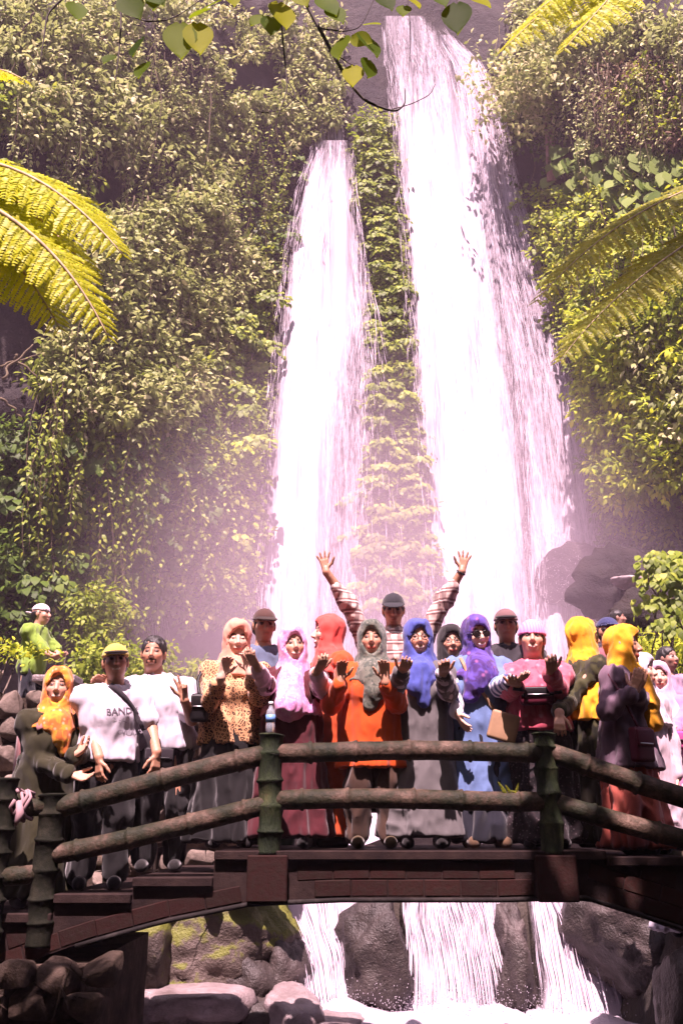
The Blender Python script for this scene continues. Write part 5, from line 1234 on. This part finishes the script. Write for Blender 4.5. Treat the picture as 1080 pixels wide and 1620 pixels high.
    if cap:
        g = Grid(hc - .30, hc + .30, .008 * res); ang = 0
        g.ell(hl(0, -.012, .034), np.array([.086, .108, .092]) * s, HR, .004, clip=[((0, -.12, -1), -.004)])
        if not cap.get('beanie'):
            sg = -1 if cap.get('back') else 1; bc = hl(0, sg * .108, .040 if sg > 0 else .012); bR = np.stack([hS, unit(hF - hU * .22 * 1), unit(hU + hF * .22)], 1); pc = Grid(hc - .32, hc + .32, .0065 * res)
            pc.ell(bc, np.array([.076, .088, .012]) * s, bR, .004); V_, Q_ = pc.mesh(); mobj('brim', npmesh('brim', V_ - base, Q_), cap.get('brim', cap['mat']), root)
            g.ell(hl(0, -.012, .125), np.array([.008, .008, .006]) * s, HR, .003)
        else: g.ell(hl(0, -.012, .028), np.array([.090, .112, .106]) * s, HR, .004, clip=[((0, -.10, -1), -.000)])
        g.ell(hl(0, -.01, .02), np.array([.0765, .0985, .0905]) * s, HR, .003, sub=True)
        part('beanie' if cap.get('beanie') else 'cap', g, cap['mat'], None)
    if hair:
        g = Grid(hc - .2, hc + .2, .007 * res); hv = 1.0
        g.ell(hl(0, -.020, .034), np.array([.083, .102, .096]) * s, HR, .01); g.ell(hl(0, -.05, -.02), np.array([.075, .06, .06]) * s, HR, .03)
        g.ell(hl(0, .105, -.012), np.array([.068, .086, .080]) * s, HR, .012, sub=True); g.ell(hl(0, .03, -.06), np.array([.09, .075, .055]) * s, HR, .012, sub=True)
        if cap: g.half(hl(0, 0, .022), hU)
        if hair == 'long': g.cone(hl(0, -.07, -.02), neck - F * .08 - Z * .1, .07 * s, .06 * s, .03)
        part('hair', g, M_HAIR, (.004, 30), seed + 6)
    if glasses:
        mb = MB(); rx, rz = (.0265, .0215) if glasses == 'sun' else (.0235, .0185)
        for sg in (-1, 1):
            a = np.linspace(0, 2 * math.pi, 22); P = np.array([hl(sg * .0325 + rx * math.cos(t), .1035 - .25 * abs(rx * math.cos(t)) * (sg * math.cos(t) > 0), .004 + rz * math.sin(t)) for t in a]); mb.tube(P, .0023 * s, 5, False)
            mb.tube([hl(sg * .060, .098, .008), hl(sg * .080, .06, .008), hl(sg * .084, 0, .004)], .0022 * s, 5)
        mb.tube([hl(-.009, .106, .008), hl(0, .110, .010), hl(.009, .106, .008)], .0022, 5); gl = mb.build('glasses', M_BLK, root, origin=base)
        if glasses == 'sun':
            for sg in (-1, 1):
                mb = MB(); a = np.linspace(0, 2 * math.pi, 20)[:-1]; c_ = hl(sg * .0325, .105, .004); Vv = [c_] + [hl(sg * .0325 + rx * math.cos(t), .102, .004 + rz * math.sin(t)) for t in a]; mb.add(np.array(Vv) - base, None, [(0, 1 + k, 1 + (k + 1) % 19) for k in range(19)]); o = mobj('lens', mb.mesh(), M_LENS); o.parent = gl
    return out
def onto(out, pts, off=.006, key='top', dirn=None):
    """lay points on the front of a garment"""
    o = out[key]; me = o.data; V = np.array([v.co[:] for v in me.vertices]) + out['base']; bvh = BVHTree.FromPolygons([tuple(v) for v in V], [tuple(p.vertices) for p in me.polygons]); F = out['F'] if dirn is None else np.asarray(dirn, float); res = []
    for p in pts:
        p = np.asarray(p, float); hit = bvh.ray_cast(Vector(p + F * .6), Vector(-F), 1.4)
        res.append(np.array(hit[0]) + F * off if hit[0] is not None else p)
    return np.array(res)
def ribbon(name, pts, w, th, mat, parent, base, nrm):
    P = np.asarray(pts, float); T = unit(np.gradient(P, axis=0)); N = unit(np.asarray(nrm, float) + 0 * P); S = unit(np.cross(T, N)); N = np.cross(S, T)
    V = np.stack([P - S * w / 2, P + S * w / 2, P + S * w / 2 + N * th, P - S * w / 2 + N * th], 1).reshape(-1, 3); n = len(P); Q = []
    for k in range(n - 1):
        for j in range(4): Q.append((4 * k + j, 4 * k + (j + 1) % 4, 4 * k + 4 + (j + 1) % 4, 4 * k + 4 + j))
    Q += [(3, 2, 1, 0), (4 * n - 4, 4 * n - 3, 4 * n - 2, 4 * n - 1)]
    return MB().add(V - base, Q).build(name, mat, parent)
def smooth_path(pts, n=24):
    P = np.asarray(pts, float); t = np.linspace(0, len(P) - 1, n); Cc = np.stack([np.interp(t, np.arange(len(P)), P[:, k]) for k in range(3)], 1)
    for _ in range(4): Cc[1:-1] = (Cc[:-2] + 2 * Cc[1:-1] + Cc[2:]) / 4
    return Cc
# ------------------------------------------------------------------ the people
SZ = 1.12
def A(e, w, **k): return dict(e=at(*e), w=at(*w), **k)
def px_z(px, Y): return deckz(float(at(px, 1200, Y)[0]))
M_BLACK = cl('black_cloth', (.010, .009, .010)); M_WHITE = cl('white_cotton', (.62, .58, .64)); M_NAVY = cl('dark_navy_cloth', (.02, .022, .035))
UPP = (.10, .12, .10); PALM = dict(curl=(.32, .42, .34), spread=.13)

p1 = person('person in olive dress and yellow patterned headscarf at the left end of the bridge', (92, 1088), 6.4, px_z(92, 6.4), yaw=28, hyaw=12, female=True, skin=0, s=SZ, smile=.8,
    arms=(A((62, 1205, 6.32), (112, 1225, 6.12), d=(1, -.3, -.25), n=(0, -.6, .8), side=(0, -.3, 1)), A((140, 1190, 6.42), (118, 1196, 6.12), d=(.8, -.4, .55), n=(0, -.7, .7), side=(-.3, 0, 1))),
    top=dict(type='dress', name='dress', mat=cl('olive_cloth', (.045, .042, .016)), hem=.04, flare=.27, sleeve=.97, o=.03, pleat=.08),
    hijab=dict(mat=cl('yellow_print', floral((.70, .36, .05), (.62, .20, .05), (.75, .60, .42), 13)), cape=.10, cw=.18, drop=[(.06, .24, .05), (.02, .15, .07)]))
p2 = person('person in white printed T-shirt and yellow cap with a dark brim', (183, 1048), 6.36, px_z(183, 6.4), yaw=14, hyaw=16, hpitch=-4, hroll=5, skin=1, s=SZ, build=.93, smile=.7,
    arms=(A((146, 1160, 6.34), (157, 1198, 6.20), d=(.12, -.1, -1), n=(.6, .7, 0), side=(.6, -.7, 0), curl=(.25, .4, .3)), A((240, 1152, 6.40), (248, 1190, 6.26), d=(.0, -.1, -1), n=(-.7, .6, 0), side=(-.5, -.7, 0), curl=(.35, .5, .4))),
    top=dict(type='tshirt', mat=M_WHITE, hem=.50, sleeve=.36, o=.030, sr=(.064, .066, .06), fold=(.0085, 15)), bottom=dict(type='trousers', mat=M_BLACK), cap=dict(mat=cl('yellow_cap', (.62, .48, .12)), brim=cl('dark_brim', (.03, .025, .02))), hair=True)
fcV = [(.0, .05, .05), (.0, .05, .05), (1.2, 1.4, 1.0), (1.3, 1.4, 1.0)]
p3 = person('person with black hair and moustache in a white polo shirt making a V sign', (243, 1035), 6.62, px_z(262, 6.6), yaw=8, hyaw=4, skin=1, s=SZ, build=1.0, smile=.55, mous=True, hair=True, sx=.09,
    arms=(A((198, 1094, 6.66), (176, 1086, 6.44), d=(-.75, -.5, .45), n=(.1, -.6, -.8), side=(.4, 0, 1), curl=(.35, .5, .4)), A((304, 1138, 6.50), (292, 1108, 6.30), d=(-.18, -.25, 1), n=(0, -1, -.1), side=(-1, 0, 0), fc=fcV, spread=.35)),
    top=dict(type='polo', mat=M_WHITE, hem=.50, sleeve=.38, o=.030, sr=(.064, .066, .06), collar=True, fold=(.0085, 15)), bottom=dict(type='trousers', mat=M_BLACK))
p4 = person('person in leopard print tunic and peach headscarf with closed eyes', (375, 1011), 6.6, 0.0, yaw=14, hyaw=12, hpitch=10, female=True, skin=2, s=SZ, lids=True, smile=.4,
    arms=(A((330, 1112, 6.42), (350, 1072, 6.22), d=(.30, -.2, 1), n=(.4, -.9, 0), side=(1, 0, .2), **PALM), A((410, 1100, 6.42), (396, 1066, 6.22), d=(-.2, -.2, 1), n=(-.3, -.9, 0), side=(-1, 0, 0), **PALM)),
    top=dict(type='tunic', name='tunic', mat=cl('leopard_print', leopard), hem=.44, sleeve=.85, o=.032, flare=.22), bottom=dict(type='skirt', mat=M_BLACK), hijab=dict(mat=cl('peach_scarf', (.78, .38, .27)), cape=.10, cw=.17))
p5 = person('person in dark brown cap and grey blue T-shirt behind the leopard print tunic', (418, 990), 6.98, 0.0, yaw=10, hyaw=14, hpitch=6, skin=1, s=SZ, smile=.3,
    top=dict(type='tshirt', mat=cl('grey_blue_cotton', (.15, .19, .27)), hem=.48, sleeve=.36), bottom=dict(type='trousers', mat=M_NAVY), cap=dict(mat=cl('brown_cap', (.10, .05, .04)), brim=cl('brown_brim', (.05, .03, .022))), hair=True)
p6 = person('person in pink flowered headscarf and maroon dress stretching both arms forward', (463, 1022), 6.5, 0.0, yaw=-4, hyaw=14, hroll=4, female=True, skin=0, s=SZ, smile=.9,
    arms=(A((420, 1084, 6.32), (408, 1056, 6.05), d=(-.35, -.7, .45), n=(.2, .3, 1), side=(-1, 0, 0), **PALM), A((512, 1090, 6.32), (500, 1064, 6.05), d=(.35, -.7, .40), n=(-.2, .3, 1), side=(1, 0, 0), **PALM)),
    top=dict(type='dress', name='dress', mat=cl('maroon_cloth', (.115, .022, .030)), hem=.05, flare=.26, sleeve=.55, o=.03, sleevemat=cl('pale_pink_sleeve', (.72, .52, .58)), sleeve2=.9),
    hijab=dict(mat=cl('pink_flower_scarf', floral((.72, .42, .60), (.66, .30, .52), (.80, .66, .76), 22)), cape=.30, cw=.20, drop=[(.0, .24, .13)]))
p7 = person('person in coral red headscarf turned away to the left', (519, 1002), 6.86, 0.0, yaw=-62, hyaw=-78, female=True, skin=2, s=SZ, smile=.8,
    top=dict(type='dress', name='dress', mat=cl('orange_red_cloth', (.55, .11, .03)), hem=.05, flare=.25, sleeve=.97), hijab=dict(mat=cl('coral_scarf', (.80, .13, .10)), cape=.14, cw=.20, back=.16, fold=(.0085, 15)))
p8 = person('person in bright orange tunic and grey green headscarf with both palms raised', (588, 1013), 6.46, 0.0, yaw=-2, hyaw=-4, female=True, skin=1, s=SZ, smile=.5,
    arms=(A((524, 1114, 6.34), (537, 1080, 6.16), d=(.12, -.25, 1), n=(.2, -1, 0), side=(1, 0, 0), **PALM), A((628, 1112, 6.34), (610, 1080, 6.16), d=(-.08, -.25, 1), n=(-.2, -1, 0), side=(-1, 0, 0), **PALM)),
    top=dict(type='tunic', name='tunic', mat=cl('bright_orange_cloth', (.66, .125, .016)), hem=.34, flare=.235, sleeve=.93, o=.036, sr=(.062, .058, .052), fold=(.0085, 15)), bottom=dict(type='trousers', mat=cl('brown_cloth', (.10, .058, .04))),
    hijab=dict(mat=cl('grey_green_print', floral((.20, .21, .17), (.10, .12, .10), (.36, .34, .30), 18)), cape=.11, cw=.18, drop=[(-.02, .27, .055), (.02, .18, .08)]), shoes=(.10, .07, .03))
p9 = person('person in plaid shirt and dark cap raising both arms high', (622, 965), 7.18, .35, yaw=0, hyaw=-2, hpitch=14, skin=1, s=SZ, build=1.08, smile=.2,
    arms=(A((548, 950, 7.10), (516, 905, 7.00), d=(-.20, -.05, 1), n=(0, -1, 0), side=(1, 0, 0), curl=(.05, .1, .1), spread=.5, thumb=1.0), A((703, 948, 7.10), (730, 904, 7.00), d=(.22, -.05, 1), n=(0, -1, 0), side=(-1, 0, 0), curl=(.05, .1, .1), spread=.5, thumb=1.0)),
    top=dict(type='shirt', mat=cl('plaid_shirt', plaid), hem=.46, sleeve=.72, o=.03, sr=(.066, .058, .052), collar=True), bottom=dict(type='trousers', mat=M_NAVY), cap=dict(mat=cl('charcoal_cap', (.035, .035, .042))), hair=True)
p10 = person('person in blue headscarf, glasses and grey dress holding both hands out', (661, 1011), 6.5, 0.0, yaw=0, hyaw=2, hpitch=4, female=True, skin=0, s=SZ * 1.02, smile=.9, glasses='clear',
    arms=(A((624, 1090, 6.34), (636, 1062, 6.02), d=(.12, -.85, .15), n=(.2, .2, 1), side=(-1, 0, .2), **PALM), A((708, 1094, 6.34), (700, 1066, 6.02), d=(.0, -.85, .15), n=(-.2, .2, 1), side=(1, 0, .2), **PALM)),
    top=dict(type='dress', name='dress', mat=cl('grey_jersey', (.175, .165, .165)), hem=.05, flare=.27, sleeve=.96, o=.034, sleevemat=cl('sunlit_grey_sleeve', (.62, .56, .60)), fold=(.0085, 15)),  # sun on the outstretched arms is put into the paler sleeve colour
    hijab=dict(mat=cl('blue_scarf', (.10, .13, .40)), cape=.12, cw=.19, drop=[(.02, .26, .05), (-.03, .16, .08)], fold=(.0085, 15)))
p11 = person('person with round glasses in a dark headscarf behind the blue headscarf', (712, 1018), 6.96, 0.0, yaw=0, hyaw=4, female=True, skin=0, s=SZ * .98, smile=.3, glasses='clear',
    top=dict(type='dress', name='dress', mat=cl('dark_grey_cloth', (.05, .045, .05)), hem=.05, flare=.24), hijab=dict(mat=cl('charcoal_scarf', (.035, .03, .032)), cape=.16, cw=.19))
p12 = person('person in sunglasses and purple scarf wearing a long light blue dress', (753, 1005), 6.58, 0.0, yaw=4, hyaw=12, hroll=6, hpitch=8, female=True, skin=2, s=SZ, smile=.8, glasses='sun',
    arms=(A((716, 1092, 6.52), (722, 1128, 6.36), d=(.3, -.4, -.7), n=(1, 0, 0), side=(0, -1, 0)), A((790, 1086, 6.42), (806, 1078, 6.12), d=(.55, -.7, .05), n=(-.2, .2, 1), side=(1, 0, 0), **PALM)),
    top=dict(type='dress', name='dress', mat=cl('light_blue_cloth', (.17, .255, .44)), hem=.21, flare=.25, sleeve=.55, o=.034, sleevemat=cl('striped_sleeve', stripes((.70, .66, .74), (.06, .07, .16), 95., 1)), fold=(.0085, 15)), bottom=dict(type='skirt', mat=M_NAVY, flare=.22),
    hijab=dict(mat=cl('purple_scarf', floral((.15, .10, .40), (.10, .05, .20), (.55, .22, .45), 10)), cape=.13, cw=.20, drop=[(-.09, .27, .06), (-.04, .17, .09), (.07, .12, .07)], under=cl('maroon_inner', (.12, .03, .05)), open=(.064, .086)), shoes=(.16, .10, .06))
p13 = person('person in dark jacket and black billed cap behind the pink beanie', (800, 990), 6.98, 0.0, yaw=-6, hyaw=-8, skin=1, s=SZ, smile=.3,
    top=dict(type='jacket', mat=cl('dark_grey_jacket', (.055, .05, .058)), hem=.46, sleeve=.96, collar=True, o=.03), bottom=dict(type='trousers', mat=M_BLACK), cap=dict(mat=cl('rose_cap', (.22, .13, .13)), brim=cl('black_brim', (.015, .012, .014))), hair=True)
p14 = person('person in pink knitted beanie and rose jacket grinning', (841, 1012), 6.5, 0.0, yaw=-10, hyaw=-10, hpitch=-3, hroll=-3, female=True, skin=0, s=SZ * 1.04, smile=1.0,
    arms=(A((804, 1092, 6.38), (818, 1086, 6.12), d=(-.3, -.8, .05), n=(.3, .3, 1), side=(-1, 0, .2), **PALM), A((882, 1090, 6.36), (870, 1064, 6.06), d=(-.1, -.85, .3), n=(-.2, .2, 1), side=(1, 0, .2), **PALM)),
    top=dict(type='jacket', name='jacket', mat=cl('rose_jacket', floral((.66, .19, .24), (.58, .13, .18), (.78, .45, .52), 9)), hem=.50, sleeve=.96, o=.034, collar=True, fold=(.0085, 15)), bottom=dict(type='skirt', mat=cl('batik_skirt', floral((.03, .025, .028), (.05, .035, .04), (.28, .24, .25), 26)), flare=.24),
    cap=dict(beanie=True, mat=cl('pink_knit', stripes((.80, .30, .52), (.70, .20, .42), 300., 0))), hair='long')
p15 = person('person in long yellow headscarf seen from behind beside the right bridge post', (922, 1008), 6.66, 0.0, yaw=112, hyaw=104, female=True, skin=0, s=SZ,
    arms=(A((900, 1108, 6.50), (884, 1128, 6.14), d=(-.15, -.45, -.75), n=(.2, .7, -.6), side=(1, 0, 0), curl=(.5, .5, .3)), None),
    top=dict(type='tunic', name='tunic', mat=cl('camo_cloth', floral((.075, .075, .03), (.03, .03, .016), (.16, .15, .08), 9)), hem=.34, sleeve=.92, flare=.23), bottom=dict(type='skirt', mat=cl('dark_olive_cloth', (.035, .03, .018))),
    hijab=dict(mat=cl('golden_scarf', (.82, .42, .025)), cape=.27, cw=.20, back=.44, drop=[(-.04, .22, .07)], fold=(.0085, 15)))
p16 = person('person in golden headscarf and mauve jacket facing right with hands together', (985, 1022), 6.4, px_z(990, 6.4), yaw=52, hyaw=58, hpitch=4, female=True, skin=1, s=SZ, smile=.4,
    arms=(A((962, 1124, 6.18), (1000, 1096, 6.08), d=(.35, -.1, .9), n=(.2, 1, 0), side=(-1, 0, .3), curl=(.08, .1, .1), spread=.05), A((1016, 1120, 6.42), (1006, 1096, 6.14), d=(.35, -.15, .9), n=(-.2, -1, 0), side=(-1, 0, .3), curl=(.08, .1, .1), spread=.05)),
    top=dict(type='jacket', name='jacket', mat=cl('mauve_jacket', (.20, .135, .175)), hem=.36, sleeve=.95, flare=.265, o=.034), bottom=dict(type='skirt', mat=cl('salmon_skirt', (.46, .135, .10)), flare=.27, pleat=.14),
    hijab=dict(mat=C['golden_scarf'], cape=.20, cw=.19, drop=[(.06, .34, .09), (.02, .20, .09)], fold=(.0085, 15)))
gz_ = lambda px, Y: float(groundz(at(px, 1150, Y)[0], Y))
p17 = person('person in pale pink headscarf and white skirt at the right edge beyond the bridge', (1042, 1072), 8.3, gz_(1042, 8.3), yaw=-12, hyaw=-18, female=True, skin=2, s=SZ, res=1.25, smile=.4,
    arms=(A((1028, 1150, 8.1), (1040, 1160, 7.95), d=(.8, -.4, .1), n=(0, -.3, 1)), A((1078, 1140, 8.2), (1062, 1158, 8.0), d=(-.9, -.3, .1), n=(0, -.3, 1))),
    top=dict(type='tunic', name='tunic', mat=cl('rose_pink_cloth', (.62, .26, .40)), hem=.44, sleeve=.96), bottom=dict(type='skirt', mat=M_WHITE), hijab=dict(mat=cl('pale_pink_scarf', (.66, .44, .54)), cape=.20, cw=.20))
p18 = person('person with dark hair partly hidden at the far right behind the pale pink headscarf', (1056, 1042), 9.2, gz_(1056, 9.2), yaw=20, hyaw=30, skin=3, s=1.05, res=1.5, hair='long', female=True, top=dict(type='shirt', mat=cl('mauve_shirt', (.42, .28, .38)), hem=.45, sleeve=.9), bottom=dict(type='trousers', mat=M_NAVY))
p19 = person('person in navy cap showing between the two golden headscarves', (962, 1000), 7.5, 0.0, yaw=30, hyaw=20, skin=1, s=1.05, res=1.3, top=dict(type='tshirt', mat=cl('plum_cloth', (.30, .12, .14)), hem=.48, sleeve=.4), bottom=dict(type='trousers', mat=M_NAVY), cap=dict(mat=cl('navy_cap', (.06, .07, .16))), hair=True)
p20 = person('person in white headscarf behind the mauve jacket', (1012, 1062), 7.3, -.035, yaw=20, hyaw=60, female=True, skin=2, s=SZ, res=1.25, top=dict(type='dress', name='dress', mat=cl('cream_cloth', (.58, .46, .5)), hem=.05, flare=.25), hijab=dict(mat=cl('white_scarf', (.62, .55, .6)), cape=.24, cw=.21, back=.3))
p21 = person('distant person with bare head near the foot of the waterfall on the right', (977, 978), 13.0, gz_(977, 13.0), yaw=40, hyaw=70, skin=3, s=1.0, res=1.8, hair=True, top=dict(type='tshirt', mat=cl('pale_shirt', (.60, .50, .55)), hem=.48, sleeve=.4), bottom=dict(type='trousers', mat=M_NAVY))
p22 = person('child in lime green T-shirt and white cap worn backwards behind the stone wall', (66, 972), 9.35, float(at(66, 972, 9.35)[2]) - 1.30, yaw=76, hyaw=80, skin=0, build=.85, s=.94, res=1.1, smile=.2,
    arms=(A((74, 1033, 9.20), (86, 1038, 9.02), d=(.9, -.2, .1), n=(0, .3, 1)), A((92, 1032, 9.4), (90, 1040, 9.2), d=(.5, -.6, .0), n=(0, .3, 1))),
    top=dict(type='tshirt', mat=cl('lime_cotton', (.24, .36, .07)), hem=.46, sleeve=.42, o=.03, sr=(.066, .066, .06)), bottom=dict(type='trousers', mat=M_NAVY), cap=dict(mat=cl('white_cap', (.78, .68, .72)), back=True), hair=True)

# ------------------------------------------------------------------ print on the T-shirt
def print_on(out, text, centre_px, Y, h, mat, key='top', rot=0.0, stretch=1.0):
    cu = bpy.data.curves.new('print', 'FONT'); cu.body = text; cu.size = h; cu.align_x = 'CENTER'; cu.align_y = 'CENTER'; cu.offset = .0006; cu.resolution_u = 2
    tmp = bpy.data.objects.new('tmp', cu); COL.objects.link(tmp); dg = bpy.context.evaluated_depsgraph_get(); me = bpy.data.meshes.new_from_object(tmp.evaluated_get(dg)); bpy.data.objects.remove(tmp)
    c = at(centre_px[0], centre_px[1], Y); S, F = out['S'], out['F']; ca, sa = math.cos(rot), math.sin(rot)
    P = [c + S * (v.co.x * stretch * ca - v.co.y * sa) + np.array([0, 0, 1]) * (v.co.x * stretch * sa + v.co.y * ca) for v in me.vertices]
    P = onto(out, P, .004, key) - out['base']; me.vertices.foreach_set('co', P.astype(np.float32).ravel()); me.update(); o = mobj('print', me, mat); o.parent = out[key]; return o
s = NM('shirt_ink'); s.col((.10, .08, .10)); s.set(Roughness=.8); INK = s.m
s = NM('faded_ink'); s.col((.30, .26, .31)); s.set(Roughness=.8); INK2 = s.m
print_on(p2, 'BANDK', (194, 1126), 6.3, .062, INK, rot=math.radians(7), stretch=1.05)
print_on(p2, '~ - ~', (190, 1140), 6.3, .05, INK2, rot=math.radians(-14))
print_on(p2, 'CVCADS', (206, 1158), 6.3, .044, INK2, rot=math.radians(5))

# ------------------------------------------------------------------ bags and straps
def rbox(size, w=.03, seg=3):
    return bevel_mesh(MB().box((0, 0, 0), size).mesh('bag', True), w, seg)
def bag(name, label, c, size, rz, mat, strap=None, smat=None, sw=.035, nrm=(0, -1, .3), flap=True, tilt=0.0, cat='bag'):
    c = np.asarray(c, float); t = thing(name, label, cat, c); o = mobj('body', rbox(size, min(size) * .33), mat, t); o.rotation_euler = (0, tilt, rz)
    if flap:
        f = mobj('flap', rbox((size[0] * .94, size[1] * .25, size[2] * .5), size[1] * .11, 2), smat or mat, t); f.rotation_euler = (0, tilt, rz); f.location = Matrix.Rotation(rz, 3, 'Z') @ Vector((0, -size[1] * .5, size[2] * .18))
        z = mobj('zip', rbox((size[0] * .7, .006, .008), .002, 1), M_STEEL, t); z.rotation_euler = (0, tilt, rz); z.location = Matrix.Rotation(rz, 3, 'Z') @ Vector((0, -size[1] * .64, size[2] * .02))
    if strap is not None: ribbon('strap', strap, sw, .006, smat or mat, t, c, nrm)
    return t
M_TAN = cl('tan_leather', (.42, .28, .18), rough=.5, sheen=0, bump=.1); M_BLEATH = cl('black_leather', (.02, .018, .02), rough=.4, sheen=0); M_MLEATH = cl('maroon_leather', (.13, .025, .045), rough=.45, sheen=0)
M_STRAP = cl('grey_strap', (.045, .035, .045)); M_PACK = cl('dusty_pink_pack', (.40, .20, .20)); M_PINKB = cl('hot_pink_bag', (.62, .12, .32))
sp = onto(p2, smooth_path([at(166, 1078, 6.3), at(192, 1098, 6.3), at(214, 1124, 6.3), at(230, 1155, 6.3), at(243, 1190, 6.3)]), .004)
bag('crossbody_bag', 'dark crossbody bag slung over the white printed T-shirt', sp[-1] + np.array([.03, .04, -.04]), (.20, .07, .15), .3, M_BLEATH, sp, M_STRAP, .038)
sp = onto(p12, smooth_path([at(729, 1040, 6.5), at(735, 1062, 6.5), at(752, 1090, 6.5), at(770, 1110, 6.5), at(781, 1128, 6.5)]), .006)
bag('shoulder_bag', 'tan leather bag hanging at the light blue dress', at(796, 1150, 6.30), (.20, .07, .20), -.1, M_TAN, sp, M_TAN, .024, tilt=.3, flap=False)
wb = np.asarray(p14['waist'] + p14['F'] * .20 + np.array([.0, 0, .06]))
sp = onto(p14, smooth_path([p14['waist'] + np.array([x, 0, .05 + .05 * abs(x) * 3]) for x in (-.17, -.1, 0, .1, .17)]), .004)
bag('waist_bag', 'dark maroon waist bag on the rose jacket', wb, (.24, .085, .13), -.17, M_MLEATH, sp, M_BLEATH, .035)
bag('shoulder_bag', 'black handbag with silver studs hanging left of the leopard print tunic', at(316, 1120, 6.42), (.13, .09, .20), .1, M_BLEATH, smooth_path([at(328, 1050, 6.56), at(312, 1075, 6.48), at(316, 1100, 6.42)], 14), M_BLEATH, .022)
bag('shoulder_bag', 'maroon bag hanging in front of the salmon skirt', at(1014, 1178, 6.14), (.17, .08, .23), .5, M_MLEATH, smooth_path([at(962, 1066, 6.22), at(985, 1105, 6.10), at(1008, 1150, 6.10)], 16), M_MLEATH, .018)
bag('backpack', 'dusty pink backpack on the olive dress at the left', p1['chest'] - p1['F'] * .24 - p1['S'] * .06 + np.array([0, 0, -.12]), (.28, .14, .42), math.radians(28), M_PACK, smooth_path([p1['SH'][0] - p1['F'] * .15 + np.array([0, 0, .02]), p1['SH'][0] + np.array([.05, -.02, .075]), p1['SH'][0] + p1['F'] * .12 + np.array([.07, 0, -.05])], 12), M_PACK, .04)
bag('shoulder_bag', 'hot pink bag in the lap of the pale pink headscarf', at(1062, 1172, 7.85), (.26, .12, .16), -.1, M_PINKB, None, None)
# wrist watch
a = p9['arms'][1]; wv = unit(a['w'] - a['e']); u1 = unit(np.cross(wv, [0, 1, 0])); u2 = np.cross(wv, u1); th = np.linspace(0, 2 * math.pi, 18)
wt = thing('wristwatch', 'dark wristwatch on the raised right hand wrist in front of the waterfall', 'watch', a['w'])
MB().tube(np.stack([u1 * .034 * math.cos(t) + u2 * .034 * math.sin(t) - wv * .012 for t in th]), .008, 6, False).build('strap', M_BLK, wt); MB().tube([u2 * -.030 - wv * .012, u2 * -.043 - wv * .012], [.017, .016], 12).build('dial', M_STEEL, wt)
# ------------------------------------------------------------------ air
HAZE = 0.0014
s = NM('haze_air'); s.N.remove(s.b); pv = s.n('VolumePrincipled'); pv.inputs['Density'].default_value = HAZE
pv.inputs['Color'].default_value = (.97, .76, .90, 1); pv.inputs['Anisotropy'].default_value = .2
s.l(pv.outputs[0], s.out.inputs['Volume'])
mb = MB().box((0, 8, 19.5), (96, 56, 47)); hz = mb.build('haze', s.m, smooth=False); props(hz, kind='stuff')

s = NM('waterfall_mist'); s.N.remove(s.b); pv = s.n('VolumePrincipled')
pv.inputs['Color'].default_value = (.98, .80, .93, 1); s.l(pv.outputs[0], s.out.inputs['Volume'])
ln_ = s.n('VectorMath', operation='LENGTH'); s.l(s.n('TexCoord').outputs['Object'], ln_.inputs[0])
k = s.math('MAXIMUM', s.math('SUBTRACT', 1.0, s.math('MULTIPLY', ln_.outputs['Value'], ln_.outputs['Value'])), 0.0)
s.l(s.math('MULTIPLY', s.math('MULTIPLY', k, k), .13), pv.inputs['Density'])      # thins out to nothing at the edge of the cloud
bm = bmesh.new(); bmesh.ops.create_icosphere(bm, subdivisions=4, radius=1); me = bpy.data.meshes.new('mist'); bm.to_mesh(me); bm.free()
o = mobj('mist', me, s.m, None, (1.0, 21.0, 4.2)); o.scale = (11.0, 3.8, 9.5); props(o, 'pale drifting mist at the foot of both waterfalls', 'mist', kind='stuff')
